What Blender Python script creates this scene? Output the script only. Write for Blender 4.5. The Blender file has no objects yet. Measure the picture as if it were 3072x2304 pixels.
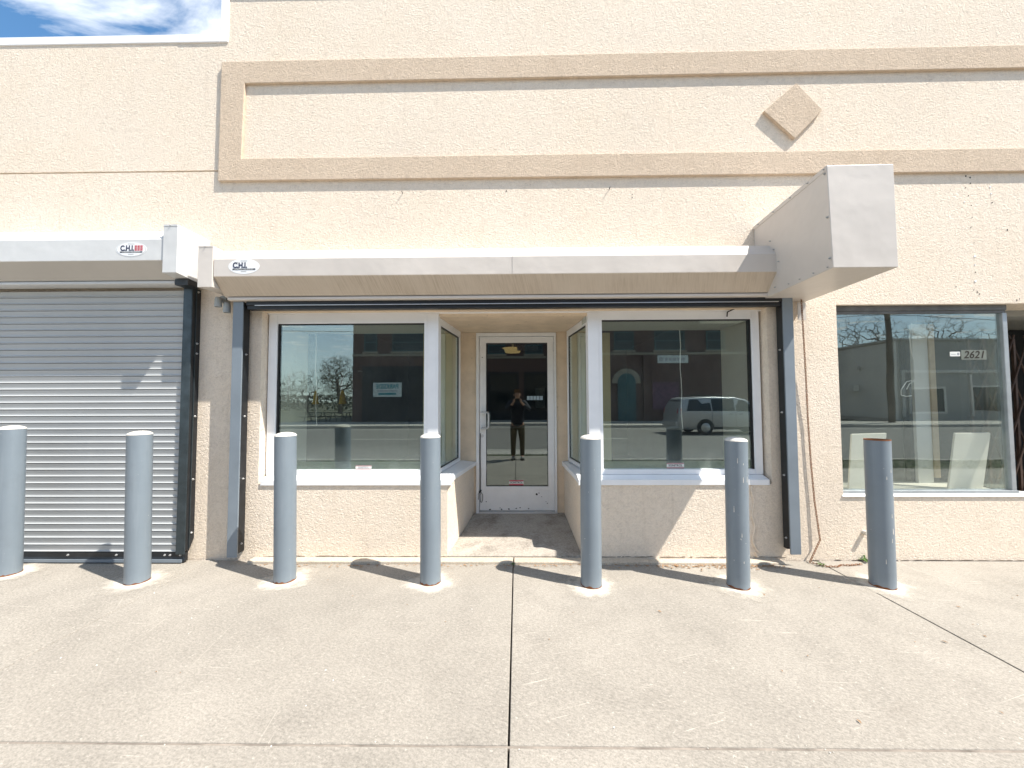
import bpy, bmesh, math, random
from mathutils import Vector, Matrix, noise as mnoise

random.seed(7)
SC = bpy.context.scene
C = SC.collection
R = math.radians

# ------------------------------------------------------------------ camera
CAM = Vector((0.0, -3.68, 1.5))
FPX = 1154.0                                   # focal length for a 3072 px wide frame
ROT = Matrix.Rotation(R(.79), 3, 'Z') @ Matrix.Rotation(R(90 + 2.38), 3, 'X') @ Matrix.Rotation(-.004, 3, 'Z')
cd = bpy.data.cameras.new('camera')
cd.sensor_width = 36.0
cd.lens = 36.0 * FPX / 3072.0
cd.clip_start = 0.02
cd.clip_end = 2000.0
co = bpy.data.objects.new('camera', cd)
co.matrix_world = Matrix.Translation(CAM) @ ROT.to_4x4()
C.objects.link(co)
SC.camera = co

# ------------------------------------------------------------------ sky and sun
SUN = Vector((.605, -.278, 1.0)).normalized()   # towards the sun
SUN_EL = math.asin(SUN.z)
SUN_AZ = math.atan2(SUN.x, SUN.y)               # clockwise from +Y
world = bpy.data.worlds.new('World')
SC.world = world
world.use_nodes = True
wt = world.node_tree
wt.nodes.clear()
def wn(t, **k):
    n = wt.nodes.new(t)
    for a, b in k.items():
        setattr(n, a, b)
    return n
sky = wn('ShaderNodeTexSky', sky_type='NISHITA', sun_disc=False, sun_elevation=SUN_EL, sun_rotation=SUN_AZ, altitude=200.0, air_density=1.0, dust_density=0.15, ozone_density=3.0)
tc = wn('ShaderNodeTexCoord')
sep = wn('ShaderNodeSeparateXYZ')
wt.links.new(tc.outputs['Generated'], sep.inputs[0])
zc = wn('ShaderNodeMath', operation='MAXIMUM'); zc.inputs[1].default_value = 0.06
wt.links.new(sep.outputs['Z'], zc.inputs[0])
dx = wn('ShaderNodeMath', operation='DIVIDE'); dy = wn('ShaderNodeMath', operation='DIVIDE')
wt.links.new(sep.outputs['X'], dx.inputs[0]); wt.links.new(zc.outputs[0], dx.inputs[1])
wt.links.new(sep.outputs['Y'], dy.inputs[0]); wt.links.new(zc.outputs[0], dy.inputs[1])
cmb = wn('ShaderNodeCombineXYZ')
wt.links.new(dx.outputs[0], cmb.inputs[0]); wt.links.new(dy.outputs[0], cmb.inputs[1])
mp = wn('ShaderNodeMapping'); mp.inputs['Rotation'].default_value = (0, 0, R(38)); mp.inputs['Scale'].default_value = (1.0, 2.1, 1.0); mp.inputs['Location'].default_value = (3.1, 1.75, 0)
wt.links.new(cmb.outputs[0], mp.inputs[0])
cn = wn('ShaderNodeTexNoise'); cn.inputs['Scale'].default_value = 1.9; cn.inputs['Detail'].default_value = 9.0; cn.inputs['Roughness'].default_value = .56; cn.inputs['Distortion'].default_value = .35
wt.links.new(mp.outputs[0], cn.inputs['Vector'])
cr = wn('ShaderNodeValToRGB')
cr.color_ramp.elements[0].position = .46; cr.color_ramp.elements[0].color = (0, 0, 0, 1)
cr.color_ramp.elements[1].position = .64; cr.color_ramp.elements[1].color = (1, 1, 1, 1)
wt.links.new(cn.outputs['Fac'], cr.inputs[0])
cmix = wn('ShaderNodeMix', data_type='RGBA')
cmix.inputs['B'].default_value = (14.0, 14.3, 14.6, 1)
hz = wn('ShaderNodeMapRange', interpolation_type='SMOOTHSTEP'); hz.inputs['From Min'].default_value = .02; hz.inputs['From Max'].default_value = .42; hz.inputs['To Min'].default_value = .62; hz.inputs['To Max'].default_value = 0.0
wt.links.new(sep.outputs['Z'], hz.inputs['Value'])
cmax = wn('ShaderNodeMath', operation='MAXIMUM')
wt.links.new(cr.outputs[0], cmax.inputs[0]); wt.links.new(hz.outputs[0], cmax.inputs[1])
wt.links.new(cmax.outputs[0], cmix.inputs['Factor'])
sg_ = wn('ShaderNodeMix', data_type='RGBA', blend_type='MULTIPLY'); sg_.inputs['Factor'].default_value = 1.0; sg_.inputs['B'].default_value = (1.3, 1.8, 1.9, 1)
wt.links.new(sky.outputs[0], sg_.inputs['A'])
wt.links.new(sg_.outputs['Result'], cmix.inputs['A'])
bg = wn('ShaderNodeBackground'); bg.inputs['Strength'].default_value = .066
wo = wn('ShaderNodeOutputWorld')
wt.links.new(cmix.outputs['Result'], bg.inputs['Color'])
wt.links.new(bg.outputs[0], wo.inputs[0])

sd = bpy.data.lights.new('sun', 'SUN')
sd.energy = 5.0
sd.angle = R(.5)
sd.color = (1.0, .945, .86)
so = bpy.data.objects.new('sun', sd)
so.rotation_euler = (-SUN).to_track_quat('-Z', 'Y').to_euler()
C.objects.link(so)

vs = SC.view_settings
vs.view_transform = 'Standard'
vs.look = 'None'
vs.exposure = 0.84
vs.gamma = 1.0
vs.use_curve_mapping = False

# ------------------------------------------------------------------ measuring helpers
def ray(px, py):
    return ROT @ Vector(((px - 1536) / FPX, -(py - 1152) / FPX, -1))
def P(px, py, y):                               # point of the photograph on the upright plane at depth y
    d = ray(px, py)
    return CAM + d * ((y - CAM.y) / d.y)

# ------------------------------------------------------------------ object helpers
class MB:
    def __init__(s):
        s.v = []; s.f = []
    def add(s, vs_, fs):
        o = len(s.v)
        s.v += [tuple(p) for p in vs_]
        s.f += [tuple(i + o for i in f) for f in fs]
        return s
    def box(s, x0, x1, y0, y1, z0, z1):
        return s.hexa([(x0, y0, z0), (x1, y0, z0), (x1, y1, z0), (x0, y1, z0), (x0, y0, z1), (x1, y0, z1), (x1, y1, z1), (x0, y1, z1)])
    def hexa(s, p):                             # bottom ring 0-3, top ring 4-7
        return s.add(p, [(3, 2, 1, 0), (4, 5, 6, 7), (0, 1, 5, 4), (1, 2, 6, 5), (2, 3, 7, 6), (3, 0, 4, 7)])
    def prism_x(s, prof, x0, x1):               # profile of (y, z) extruded along x
        n = len(prof)
        vs_ = [(x0, y, z) for y, z in prof] + [(x1, y, z) for y, z in prof]
        fs = [tuple(range(n)), tuple(range(2 * n - 1, n - 1, -1))]
        fs += [(i, i + n, (i + 1) % n + n, (i + 1) % n) for i in range(n)]
        return s.add(vs_, fs)
    def prism_z(s, prof, z0, z1):               # profile of (x, y) extruded upwards
        n = len(prof)
        vs_ = [(x, y, z0) for x, y in prof] + [(x, y, z1) for x, y in prof]
        fs = [tuple(range(n - 1, -1, -1)), tuple(range(n, 2 * n))]
        fs += [(i, (i + 1) % n, (i + 1) % n + n, i + n) for i in range(n)]
        return s.add(vs_, fs)
    def prism_y(s, prof, y0, y1):               # profile of (x, z) extruded in depth
        n = len(prof)
        vs_ = [(x, y0, z) for x, z in prof] + [(x, y1, z) for x, z in prof]
        fs = [tuple(range(n)), tuple(range(2 * n - 1, n - 1, -1))]
        fs += [(i, i + n, (i + 1) % n + n, (i + 1) % n) for i in range(n)]
        return s.add(vs_, fs)
    def cyl(s, a, b, r0, r1=None, n=10, caps=True):
        a = Vector(a); b = Vector(b)
        r1 = r0 if r1 is None else r1
        d = (b - a).normalized()
        u = d.orthogonal().normalized(); w = d.cross(u)
        vs_ = []
        for c, r in ((a, r0), (b, r1)):
            for i in range(n):
                t = 2 * math.pi * i / n
                vs_.append(c + (u * math.cos(t) + w * math.sin(t)) * r)
        fs = [(i, (i + 1) % n, (i + 1) % n + n, i + n) for i in range(n)]
        if caps:
            fs += [tuple(range(n - 1, -1, -1)), tuple(range(n, 2 * n))]
        return s.add(vs_, fs)
    def tube(s, pts, r, n=6):
        for a, b in zip(pts[:-1], pts[1:]):
            if (Vector(a) - Vector(b)).length > 1e-5:
                s.cyl(a, b, r, r, n)
        return s
    def lathe(s, prof, n=24, c=(0, 0, 0)):      # (r, z) rings round a vertical axis
        vs_ = []; fs = []
        for r, z in prof:
            for i in range(n):
                t = 2 * math.pi * i / n
                vs_.append((c[0] + r * math.cos(t), c[1] + r * math.sin(t), c[2] + z))
        for k in range(len(prof) - 1):
            for i in range(n):
                j = (i + 1) % n
                fs.append((k * n + i, k * n + j, (k + 1) * n + j, (k + 1) * n + i))
        return s.add(vs_, fs)
    def mesh(s, name):
        m = bpy.data.meshes.new(name)
        m.from_pydata(s.v, [], s.f)
        m.update()
        return m

def recalc(m):
    bm = bmesh.new(); bm.from_mesh(m)
    bmesh.ops.recalc_face_normals(bm, faces=bm.faces)
    bm.to_mesh(m); bm.free()

def obj(name, mb, mat, parent=None, smooth=False, bevel=0.0, loc=None):
    m = mb.mesh(name) if isinstance(mb, MB) else mb
    if isinstance(mb, MB):
        recalc(m)
        if mat: m.materials.append(mat)
        if smooth:
            m.polygons.foreach_set('use_smooth', [True] * len(m.polygons))
            m.set_sharp_from_angle(angle=R(35))
    o = bpy.data.objects.new(name, m)
    C.objects.link(o)
    if loc is not None: o.location = loc
    if parent: o.parent = parent
    if bevel:
        b = o.modifiers.new('bevel', 'BEVEL'); b.width = bevel; b.segments = 2; b.limit_method = 'ANGLE'; b.angle_limit = R(40)
    return o

def tag(o, label=None, cat=None, group=None, kind=None):
    if label: o['label'] = label
    if cat: o['category'] = cat
    if group: o['group'] = group
    if kind: o['kind'] = kind
    return o

def thing(name, label, cat, loc=(0, 0, 0), group=None, rz=0):
    o = bpy.data.objects.new(name, None)
    o.empty_display_size = .1
    o.location = loc; o.rotation_euler = (0, 0, rz)
    C.objects.link(o)
    return tag(o, label, cat, group)

def copy_tree(o, parent=None):
    c = o.copy(); C.objects.link(c); c.parent = parent
    for ch in list(o.children):
        copy_tree(ch, c)
    return c

def text(name, body, size, mat, parent, loc, rz=0.0, sx=1.0, bold=0.0, shear=0.0, align='CENTER', depth=.0004):
    cu = bpy.data.curves.new(name, 'FONT')
    cu.body = body; cu.size = size; cu.align_x = align; cu.align_y = 'CENTER'; cu.extrude = depth; cu.offset = bold; cu.shear = shear; cu.resolution_u = 3
    t = bpy.data.objects.new(name, cu)
    C.objects.link(t)
    dg = bpy.context.evaluated_depsgraph_get()
    m = bpy.data.meshes.new_from_object(t.evaluated_get(dg))
    bpy.data.objects.remove(t)
    m.materials.clear(); m.materials.append(mat)
    o = bpy.data.objects.new(name, m)
    C.objects.link(o)
    o.location = loc; o.rotation_euler = (R(90), 0, rz); o.scale = (sx, 1, 1)
    o.parent = parent
    return o

# ------------------------------------------------------------------ materials
MATS = {}
def newmat(name):
    m = bpy.data.materials.new(name); m.use_nodes = True
    MATS[name] = m
    return m, m.node_tree, m.node_tree.nodes['Principled BSDF']
def nd(t, ty, **k):
    n = t.nodes.new(ty)
    for a, b in k.items():
        if isinstance(a, str) and a.startswith('i_'):
            n.inputs[a[2:].replace('_', ' ')].default_value = b
        else:
            setattr(n, a, b)
    return n
def coords(t, scale=(1, 1, 1), rot=(0, 0, 0)):
    c = nd(t, 'ShaderNodeTexCoord')
    last = c.outputs['Object']
    for kw, val, idle in (('Rotation', rot, (0, 0, 0)), ('Scale', scale, (1, 1, 1))):
        if tuple(val) != idle:
            m = nd(t, 'ShaderNodeMapping'); m.inputs[kw].default_value = val
            t.links.new(last, m.inputs[0]); last = m.outputs[0]
    return last
def noise(t, vec, scale, detail=4, rough=.55, dist=0.0):
    n = nd(t, 'ShaderNodeTexNoise')
    n.inputs['Scale'].default_value = scale; n.inputs['Detail'].default_value = detail; n.inputs['Roughness'].default_value = rough; n.inputs['Distortion'].default_value = dist
    t.links.new(vec, n.inputs['Vector'])
    return n.outputs['Fac']
def ramp(t, fac, p0, p1, c0=(0, 0, 0, 1), c1=(1, 1, 1, 1)):
    r = nd(t, 'ShaderNodeValToRGB')
    e = r.color_ramp.elements
    e[0].position = p0; e[1].position = p1; e[0].color = c0; e[1].color = c1
    t.links.new(fac, r.inputs[0])
    return r.outputs[0]
def mixc(t, fac, a, b, mode='MIX'):
    m = nd(t, 'ShaderNodeMix', data_type='RGBA', blend_type=mode)
    for s_, v in (('Factor', fac), ('A', a), ('B', b)):
        if isinstance(v, (int, float)): m.inputs[s_].default_value = v
        elif isinstance(v, tuple): m.inputs[s_].default_value = v if len(v) == 4 else v + (1,)
        else: t.links.new(v, m.inputs[s_])
    return m.outputs['Result']
def math_(t, op, a, b=None):
    m = nd(t, 'ShaderNodeMath', operation=op)
    for i, v in enumerate((a, b)):
        if v is None: continue
        if isinstance(v, (int, float)): m.inputs[i].default_value = v
        else: t.links.new(v, m.inputs[i])
    return m.outputs[0]
def bump(t, bsdf, h, strength=.3, dist=.01):
    b = nd(t, 'ShaderNodeBump'); b.inputs['Strength'].default_value = strength; b.inputs['Distance'].default_value = dist
    t.links.new(h, b.inputs['Height']); t.links.new(b.outputs[0], bsdf.inputs['Normal'])
def simple(name, col, rough=.6, metal=0.0, var=.0, vscale=3.0, bmp=0.0, bscale=80.0, spec=.5, emit=None):
    m, t, b = newmat(name)
    b.inputs['Base Color'].default_value = col + (1,)
    b.inputs['Roughness'].default_value = rough
    b.inputs['Metallic'].default_value = metal
    b.inputs['Specular IOR Level'].default_value = spec
    if var or bmp:
        v = coords(t)
        if var:
            n = ramp(t, noise(t, v, vscale, 6, .6), .3, .7)
            lo = tuple(c * (1 - var) for c in col); hi = tuple(min(1, c * (1 + var * .6)) for c in col)
            t.links.new(mixc(t, n, lo, hi), b.inputs['Base Color'])
        if bmp:
            bump(t, b, noise(t, v, bscale, 3, .6), bmp, .004 if bscale > 10 else .05)
    if emit:
        b.inputs['Emission Color'].default_value = emit[0] + (1,)
        b.inputs['Emission Strength'].default_value = emit[1]
    return m

def stucco(name, c0, c1, stain=(.36, .27, .19)):
    m, t, b = newmat(name)
    v = coords(t)
    big = ramp(t, noise(t, v, 1.1, 6, .65), .3, .72)
    col = mixc(t, big, c0, c1)
    # sprayed aggregate: blotches of one to two centimetres, relief shade painted into hollows
    vv = coords(t, (1, 1, 1.3), (0, R(28), 0))
    n1 = noise(t, vv, 46, 3, .6, 1.0)
    hol = ramp(t, n1, .36, .56)
    col = mixc(t, math_(t, 'MULTIPLY', math_(t, 'SUBTRACT', 1.0, hol), .20), col, tuple(c * .50 for c in c0))
    hi = ramp(t, noise(t, vv, 55, 2, .5), .58, .70)
    col = mixc(t, math_(t, 'MULTIPLY', hi, .22), col, tuple(min(.93, c * 1.16) for c in c1))
    w = noise(t, vv, 34, 2, .55, 2.2)
    crease = ramp(t, math_(t, 'ABSOLUTE', math_(t, 'SUBTRACT', w, .5)), .0, .03, (1, 1, 1, 1), (0, 0, 0, 1))
    gate = ramp(t, noise(t, v, 17, 3, .6), .48, .60)
    cg = math_(t, 'MULTIPLY', crease, gate)
    col = mixc(t, math_(t, 'MULTIPLY', cg, .30), col, tuple(c * .38 for c in c0))
    # faint run-off streaks and weathered patches
    vs_ = coords(t, (6, 6, .3))
    st = ramp(t, noise(t, vs_, 2.6, 6, .65), .58, .78)
    col = mixc(t, math_(t, 'MULTIPLY', st, .20), col, stain)
    pt = ramp(t, noise(t, v, .55, 4, .6), .52, .72)
    col = mixc(t, math_(t, 'MULTIPLY', pt, .16), col, stain)
    t.links.new(col, b.inputs['Base Color'])
    b.inputs['Roughness'].default_value = .93
    b.inputs['Specular IOR Level'].default_value = .2
    h = math_(t, 'ADD', math_(t, 'MULTIPLY', n1, 1.0), math_(t, 'MULTIPLY', math_(t, 'SUBTRACT', 1.0, cg), .35))
    bump(t, b, h, .52, .024)
    return m

def concrete(name, c0, c1, dark, scuff=True, dirt=.25, bstr=.35):
    m, t, b = newmat(name)
    v = coords(t)
    col = mixc(t, ramp(t, noise(t, v, .9, 7, .66, .5), .3, .7), c0, c1)
    col = mixc(t, math_(t, 'MULTIPLY', ramp(t, noise(t, v, 3.1, 8, .72), .47, .72), dirt), col, dark)
    gr = ramp(t, noise(t, v, 120, 4, .75), .36, .64)
    col = mixc(t, math_(t, 'MULTIPLY', math_(t, 'SUBTRACT', 1.0, gr), .58), col, tuple(c * .48 for c in c0))
    md = ramp(t, noise(t, coords(t, (1, 1.8, 1), (0, 0, .4)), 44, 5, .72), .40, .66)
    col = mixc(t, math_(t, 'MULTIPLY', md, .34), col, tuple(min(.9, c * 1.45) for c in c1))
    sp = ramp(t, noise(t, v, 48, 3, .6), .64, .72)
    col = mixc(t, math_(t, 'MULTIPLY', sp, .4), col, (.70, .65, .57))
    dk = ramp(t, noise(t, v, 37, 2, .5), .70, .76)
    col = mixc(t, math_(t, 'MULTIPLY', dk, .35), col, dark)
    if scuff:
        for k, (rot, sc) in enumerate(((0.05, (1.0, 48, 1)), (1.42, (.7, 40, 1)), (-.30, (1.2, 52, 1)), (.95, (1.0, 50, 1)))):
            vs_ = coords(t, sc, (0, 0, rot))
            s_ = ramp(t, noise(t, vs_, 1.5, 4, .6, .3), .66, .72)
            gate = ramp(t, noise(t, coords(t, (1, 1, 1), (0, 0, k * 2.0)), .8, 4, .6), .46, .60)
            col = mixc(t, math_(t, 'MULTIPLY', math_(t, 'MULTIPLY', s_, gate), .7 if k in (0, 2) else .35), col, (.72, .66, .57))
    if scuff:                                    # no two pours alike, a few old stains
        oi_ = nd(t, 'ShaderNodeObjectInfo')
        col = mixc(t, math_(t, 'MULTIPLY', oi_.outputs['Random'], .16), col, (.19, .175, .155))
        stn = ramp(t, noise(t, v, 2.2, 3, .5, .6), .66, .76)
        col = mixc(t, math_(t, 'MULTIPLY', stn, .22), col, (.17, .145, .12))
    t.links.new(col, b.inputs['Base Color'])
    b.inputs['Roughness'].default_value = .9
    b.inputs['Specular IOR Level'].default_value = .25
    bump(t, b, math_(t, 'ADD', gr, math_(t, 'MULTIPLY', noise(t, v, 40, 4, .6), .7)), bstr, .003)
    return m

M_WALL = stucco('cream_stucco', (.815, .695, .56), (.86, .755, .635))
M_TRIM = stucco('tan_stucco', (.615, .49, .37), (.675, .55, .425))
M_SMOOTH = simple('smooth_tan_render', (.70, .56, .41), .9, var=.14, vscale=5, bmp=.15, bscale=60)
M_SLAB = concrete('sidewalk_concrete', (.27, .246, .212), (.395, .36, .312), (.19, .172, .148), dirt=.5)
M_JOINT = simple('joint_dirt', (.075, .062, .05), .95, var=.3, vscale=20)
M_RAMP = concrete('entry_concrete', (.34, .305, .265), (.50, .455, .395), (.10, .08, .065), scuff=False, dirt=.95)
M_FOOT = concrete('footing_concrete', (.50, .43, .34), (.57, .50, .41), (.33, .24, .17), scuff=False, dirt=.5)
M_HOOD = simple('coated_steel_beige', (.60, .55, .50), .38, var=.09, vscale=1.6, bmp=.22, bscale=2.3)
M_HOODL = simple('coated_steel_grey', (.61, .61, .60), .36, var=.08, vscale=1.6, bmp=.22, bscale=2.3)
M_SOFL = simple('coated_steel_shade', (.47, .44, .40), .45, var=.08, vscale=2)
M_WHITE = simple('white_aluminium', (.85, .855, .865), .35, var=.05, vscale=4)
M_CAPW = simple('white_parapet_metal', (.83, .83, .84), .35)
M_DOORW = simple('white_door_paint', (.80, .79, .775), .4, var=.06, vscale=6)
M_GREY = simple('blue_grey_paint', (.18, .217, .25), .45, var=.07, vscale=3.5, bmp=.05, bscale=50)
def worn_paint():
    m = MATS['blue_grey_paint']; t = m.node_tree; b = t.nodes['Principled BSDF']
    src = b.inputs['Base Color'].links[0].from_socket
    oi_ = nd(t, 'ShaderNodeObjectInfo'); v0 = coords(t)
    ov = nd(t, 'ShaderNodeVectorMath', operation='ADD'); t.links.new(v0, ov.inputs[0])
    sc = nd(t, 'ShaderNodeVectorMath', operation='SCALE'); t.links.new(oi_.outputs['Location'], sc.inputs[0]); sc.inputs['Scale'].default_value = 1.0
    loc_ = nd(t, 'ShaderNodeNewGeometry')
    v = loc_.outputs['Position']
    mp_ = nd(t, 'ShaderNodeMapping'); mp_.inputs['Scale'].default_value = (28, 28, 1.5); t.links.new(v, mp_.inputs[0])
    drip = ramp(t, noise(t, mp_.outputs[0], 1.0, 5, .65), .52, .75)
    col = mixc(t, math_(t, 'MULTIPLY', drip, .22), src, (.30, .33, .35))
    dirt_ = ramp(t, noise(t, v, 7, 6, .7), .55, .75)
    col = mixc(t, math_(t, 'MULTIPLY', dirt_, .16), col, (.11, .12, .125))
    chip = ramp(t, noise(t, v, 42, 3, .6), .735, .755)
    col = mixc(t, chip, col, (.62, .60, .55))
    rst = ramp(t, noise(t, v, 19, 4, .6), .74, .77)
    col = mixc(t, rst, col, (.22, .10, .05))
    t.links.new(col, b.inputs['Base Color'])
    t.links.new(mixc(t, drip, (.38, .38, .38), (.62, .62, .62)), b.inputs['Roughness'])
worn_paint()
M_GREYG = simple('blue_grey_guide_paint', (.19, .225, .26), .45, var=.1, vscale=4)
M_BLACK = simple('black_steel', (.012, .014, .017), .42, var=.4, vscale=12)
M_GALV = simple('dark_galvanised_guide', (.055, .072, .082), .38, metal=.55, var=.35, vscale=9)
M_BOLT = simple('zinc_bolt', (.62, .62, .62), .4, metal=.7)
M_RUST = simple('rust', (.20, .075, .03), .9, var=.4, vscale=30)
M_CHAIN = simple('rusty_chain_steel', (.27, .13, .065), .85, var=.4, vscale=40)
M_SLAT = simple('grey_shutter_slat', (.41, .425, .43), .42, metal=.0, var=.05, vscale=2)
M_CAP = concrete('white_cap_mortar', (.68, .63, .55), (.76, .72, .65), (.5, .45, .38), scuff=False, dirt=.3)
M_GASK = simple('black_gasket', (.01, .01, .011), .5)
M_CREAM = simple('interior_cream_paint', (.60, .58, .50), .8, var=.05, vscale=2)
M_YELL = simple('interior_yellow_paint', (.55, .47, .27), .8, var=.06, vscale=2)
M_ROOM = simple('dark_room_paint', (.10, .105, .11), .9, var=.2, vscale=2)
M_SOFFIT = simple('interior_soffit_paint', (.50, .52, .47), .8)
M_DIRT = simple('black_grime', (.025, .02, .016), .9)
M_STREAK = None

def mouldy():
    m = M_SMOOTH; t = m.node_tree; b = t.nodes['Principled BSDF']
    src = b.inputs['Base Color'].links[0].from_socket
    v = coords(t)
    sp = ramp(t, noise(t, v, 34, 5, .7), .60, .68)
    gate = ramp(t, noise(t, coords(t, (5, 5, 1.2)), 1.6, 5, .7), .50, .66)
    t.links.new(mixc(t, math_(t, 'MULTIPLY', math_(t, 'MULTIPLY', sp, gate), .85), src, (.13, .09, .04)), b.inputs['Base Color'])
mouldy()
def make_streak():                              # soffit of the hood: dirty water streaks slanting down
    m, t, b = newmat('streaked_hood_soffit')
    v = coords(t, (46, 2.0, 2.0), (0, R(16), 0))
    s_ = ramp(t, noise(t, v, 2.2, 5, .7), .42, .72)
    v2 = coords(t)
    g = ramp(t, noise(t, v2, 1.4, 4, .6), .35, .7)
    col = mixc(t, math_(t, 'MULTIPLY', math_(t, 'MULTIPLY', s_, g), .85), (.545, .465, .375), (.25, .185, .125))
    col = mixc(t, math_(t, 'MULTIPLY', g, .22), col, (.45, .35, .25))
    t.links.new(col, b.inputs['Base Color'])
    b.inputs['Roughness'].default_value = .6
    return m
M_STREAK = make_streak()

def glass(name, ior, tint, rough=0.0, dust=0.0, wob=0.0, low=0.0):
    m = bpy.data.materials.new(name); m.use_nodes = True
    t = m.node_tree; t.nodes.clear()
    out = nd(t, 'ShaderNodeOutputMaterial')
    tr = nd(t, 'ShaderNodeBsdfTransparent'); tr.inputs[0].default_value = tint + (1,)
    gl = nd(t, 'ShaderNodeBsdfGlossy'); gl.inputs['Roughness'].default_value = rough; gl.inputs['Color'].default_value = (.86, .98, .96, 1)
    lw = nd(t, 'ShaderNodeLayerWeight'); lw.inputs['Blend'].default_value = .5
    f0 = ior                                     # reflectance of one face seen straight on
    fz = math_(t, 'ADD', math_(t, 'MULTIPLY', math_(t, 'POWER', lw.outputs['Facing'], 5.0), 1 - f0), f0)
    if wob:
        v = coords(t, (1, 1, 1))
        b = nd(t, 'ShaderNodeBump'); b.inputs['Strength'].default_value = wob; b.inputs['Distance'].default_value = .02
        t.links.new(noise(t, v, 1.6, 1, .4), b.inputs['Height'])
        t.links.new(b.outputs[0], gl.inputs['Normal'])
    mx = nd(t, 'ShaderNodeMixShader')
    t.links.new(fz, mx.inputs[0]); t.links.new(tr.outputs[0], mx.inputs[1]); t.links.new(gl.outputs[0], mx.inputs[2])
    last = mx.outputs[0]
    if dust:
        df = nd(t, 'ShaderNodeBsdfDiffuse'); df.inputs[0].default_value = (.62, .68, .64, 1)
        v = coords(t)
        d = math_(t, 'MULTIPLY', ramp(t, noise(t, v, 3.5, 6, .65), .2, .9), dust)
        if low:                                  # pale haze low on the glass, put in as denser dust
            sz = nd(t, 'ShaderNodeSeparateXYZ'); t.links.new(v, sz.inputs[0])
            mr = nd(t, 'ShaderNodeMapRange', interpolation_type='SMOOTHSTEP')
            mr.inputs['From Min'].default_value = .80; mr.inputs['From Max'].default_value = 1.12; mr.inputs['To Min'].default_value = low; mr.inputs['To Max'].default_value = 0.0
            t.links.new(sz.outputs['Z'], mr.inputs['Value'])
            d = math_(t, 'ADD', d, math_(t, 'MULTIPLY', mr.outputs['Result'], ramp(t, noise(t, v, 6, 7, .7), .2, .8)))
        m2 = nd(t, 'ShaderNodeMixShader')
        t.links.new(d, m2.inputs[0]); t.links.new(last, m2.inputs[1]); t.links.new(df.outputs[0], m2.inputs[2])
        last = m2.outputs[0]
    t.links.new(last, out.inputs[0])
    return m
M_GLASS = glass('window_glass', .15, (.955, .985, .97), dust=.03, low=.14)
M_GLASSR = glass('old_window_glass', .125, (.955, .97, .96), dust=.03, wob=.04)
M_GLASSD = glass('tinted_door_glass', .16, (.40, .42, .42), dust=.006)

# ------------------------------------------------------------------ GROUND, SIDEWALK, ROAD
def struct(o):
    o['kind'] = 'structure'
    return o
M_EARTH = simple('grassy_earth', (.105, .105, .065), .95, var=.35, vscale=.6)
M_ROAD = concrete('worn_asphalt', (.20, .19, .175), (.25, .235, .215), (.14, .13, .12), scuff=False, dirt=.5)
M_KERB = concrete('kerb_concrete', (.42, .39, .35), (.5, .47, .42), (.25, .22, .2), scuff=False)
struct(obj('ground', MB().box(-300, 300, -400, 60, -.6, -.17), M_EARTH))
struct(obj('road', MB().box(-150, 150, -18.5, -6.0, -.4, -.13), M_ROAD))
struct(obj('kerb', MB().box(-150, 150, -5.99, -5.85, -.4, .0), M_KERB, bevel=.015))
struct(obj('kerb', MB().box(-150, 150, -18.75, -18.51, -.4, .02), M_KERB, bevel=.02))
struct(obj('pavement', MB().box(-150, 17.0, -22.9, -18.76, -.4, .012), M_KERB))
struct(obj('pavement', MB().box(17.02, 150, -22.0, -18.76, -.4, .012), M_KERB))
for i, x in enumerate((-16, -7.2, 1.6, 10.4, 19.2)):
    struct(obj('road_marking', MB().box(x, x + 3, -12.32, -12.2, -.135, -.126), simple('road_paint', (.6, .58, .52), .8, var=.3, vscale=8) if i == 0 else MATS['road_paint']))
struct(obj('road_marking', MB().box(-60, 60, -17.6, -17.48, -.135, -.126), MATS['road_paint']))
walk = struct(obj('sidewalk', MB().box(-20, 20, -4.6, .35, -.4, -.035), M_JOINT))
xs = [-19.95, -17.1, -14.3, -11.45, -8.6, -5.75, -2.9, -.045, 2.77, 5.6, 8.45, 11.3, 14.15, 17, 19.8]
ys = [(-1.945, -.012), (-4.6, -1.952)]
for a, b in zip(xs[:-1], xs[1:]):
    for r_, (y0, y1) in enumerate(ys):
        g = .0045 if r_ == 0 else .004
        mb = MB()
        nx, ny = 8, 4
        gx0, gx1 = (a + (g if abs(a + 2.9) > .1 else .003)), (b - (g if abs(b + 2.9) > .1 else .003))
        o = obj('slab', MB().box(gx0, gx1, y0 + .003, y1 - .003, -.30, random.uniform(-.002, .001)), M_SLAB, walk, bevel=.004)
obj('joint_filler', MB().box(-19.9, 19.8, -1.9545, -1.9425, -.03, -.005), simple('joint_sand', (.25, .215, .18), .95, var=.5, vscale=9), walk)
struct(obj('verge', MB().box(-60, 60, -5.84, -4.61, -.4, -.03), M_EARTH))
struct(obj('driveway_apron', MB().box(-1.6, .9, -5.84, -4.95, -.1, -.012), M_KERB))

# ------------------------------------------------------------------ THE STUCCO BUILDING
bld = thing('stucco_building', 'cream stucco storefront building with tan raised band and recessed glass entrance', 'building')
XL, XR = -2.481, 2.387                          # storefront opening
w = MB()
w.box(-16, -2.921, 0, .3, -.1, 3.771)
w.box(-16, -2.921, .012, .3, 3.771, 3.787)
w.box(-16, -2.921, 0, .3, 3.787, 5.12)
w.box(-2.921, XL, 0, .3, -.1, 5.60)
w.box(XL, XR, 0, .3, 2.405, 5.60)
w.box(XR, 3.045, 0, .3, -.1, 5.60)
w.box(3.045, 16, 0, .3, 2.397, 5.60)
w.box(6.71, 16, 0, .3, -.1, 2.397)
w.box(3.045, 4.95, 0, .3, -.1, .584)
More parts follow.
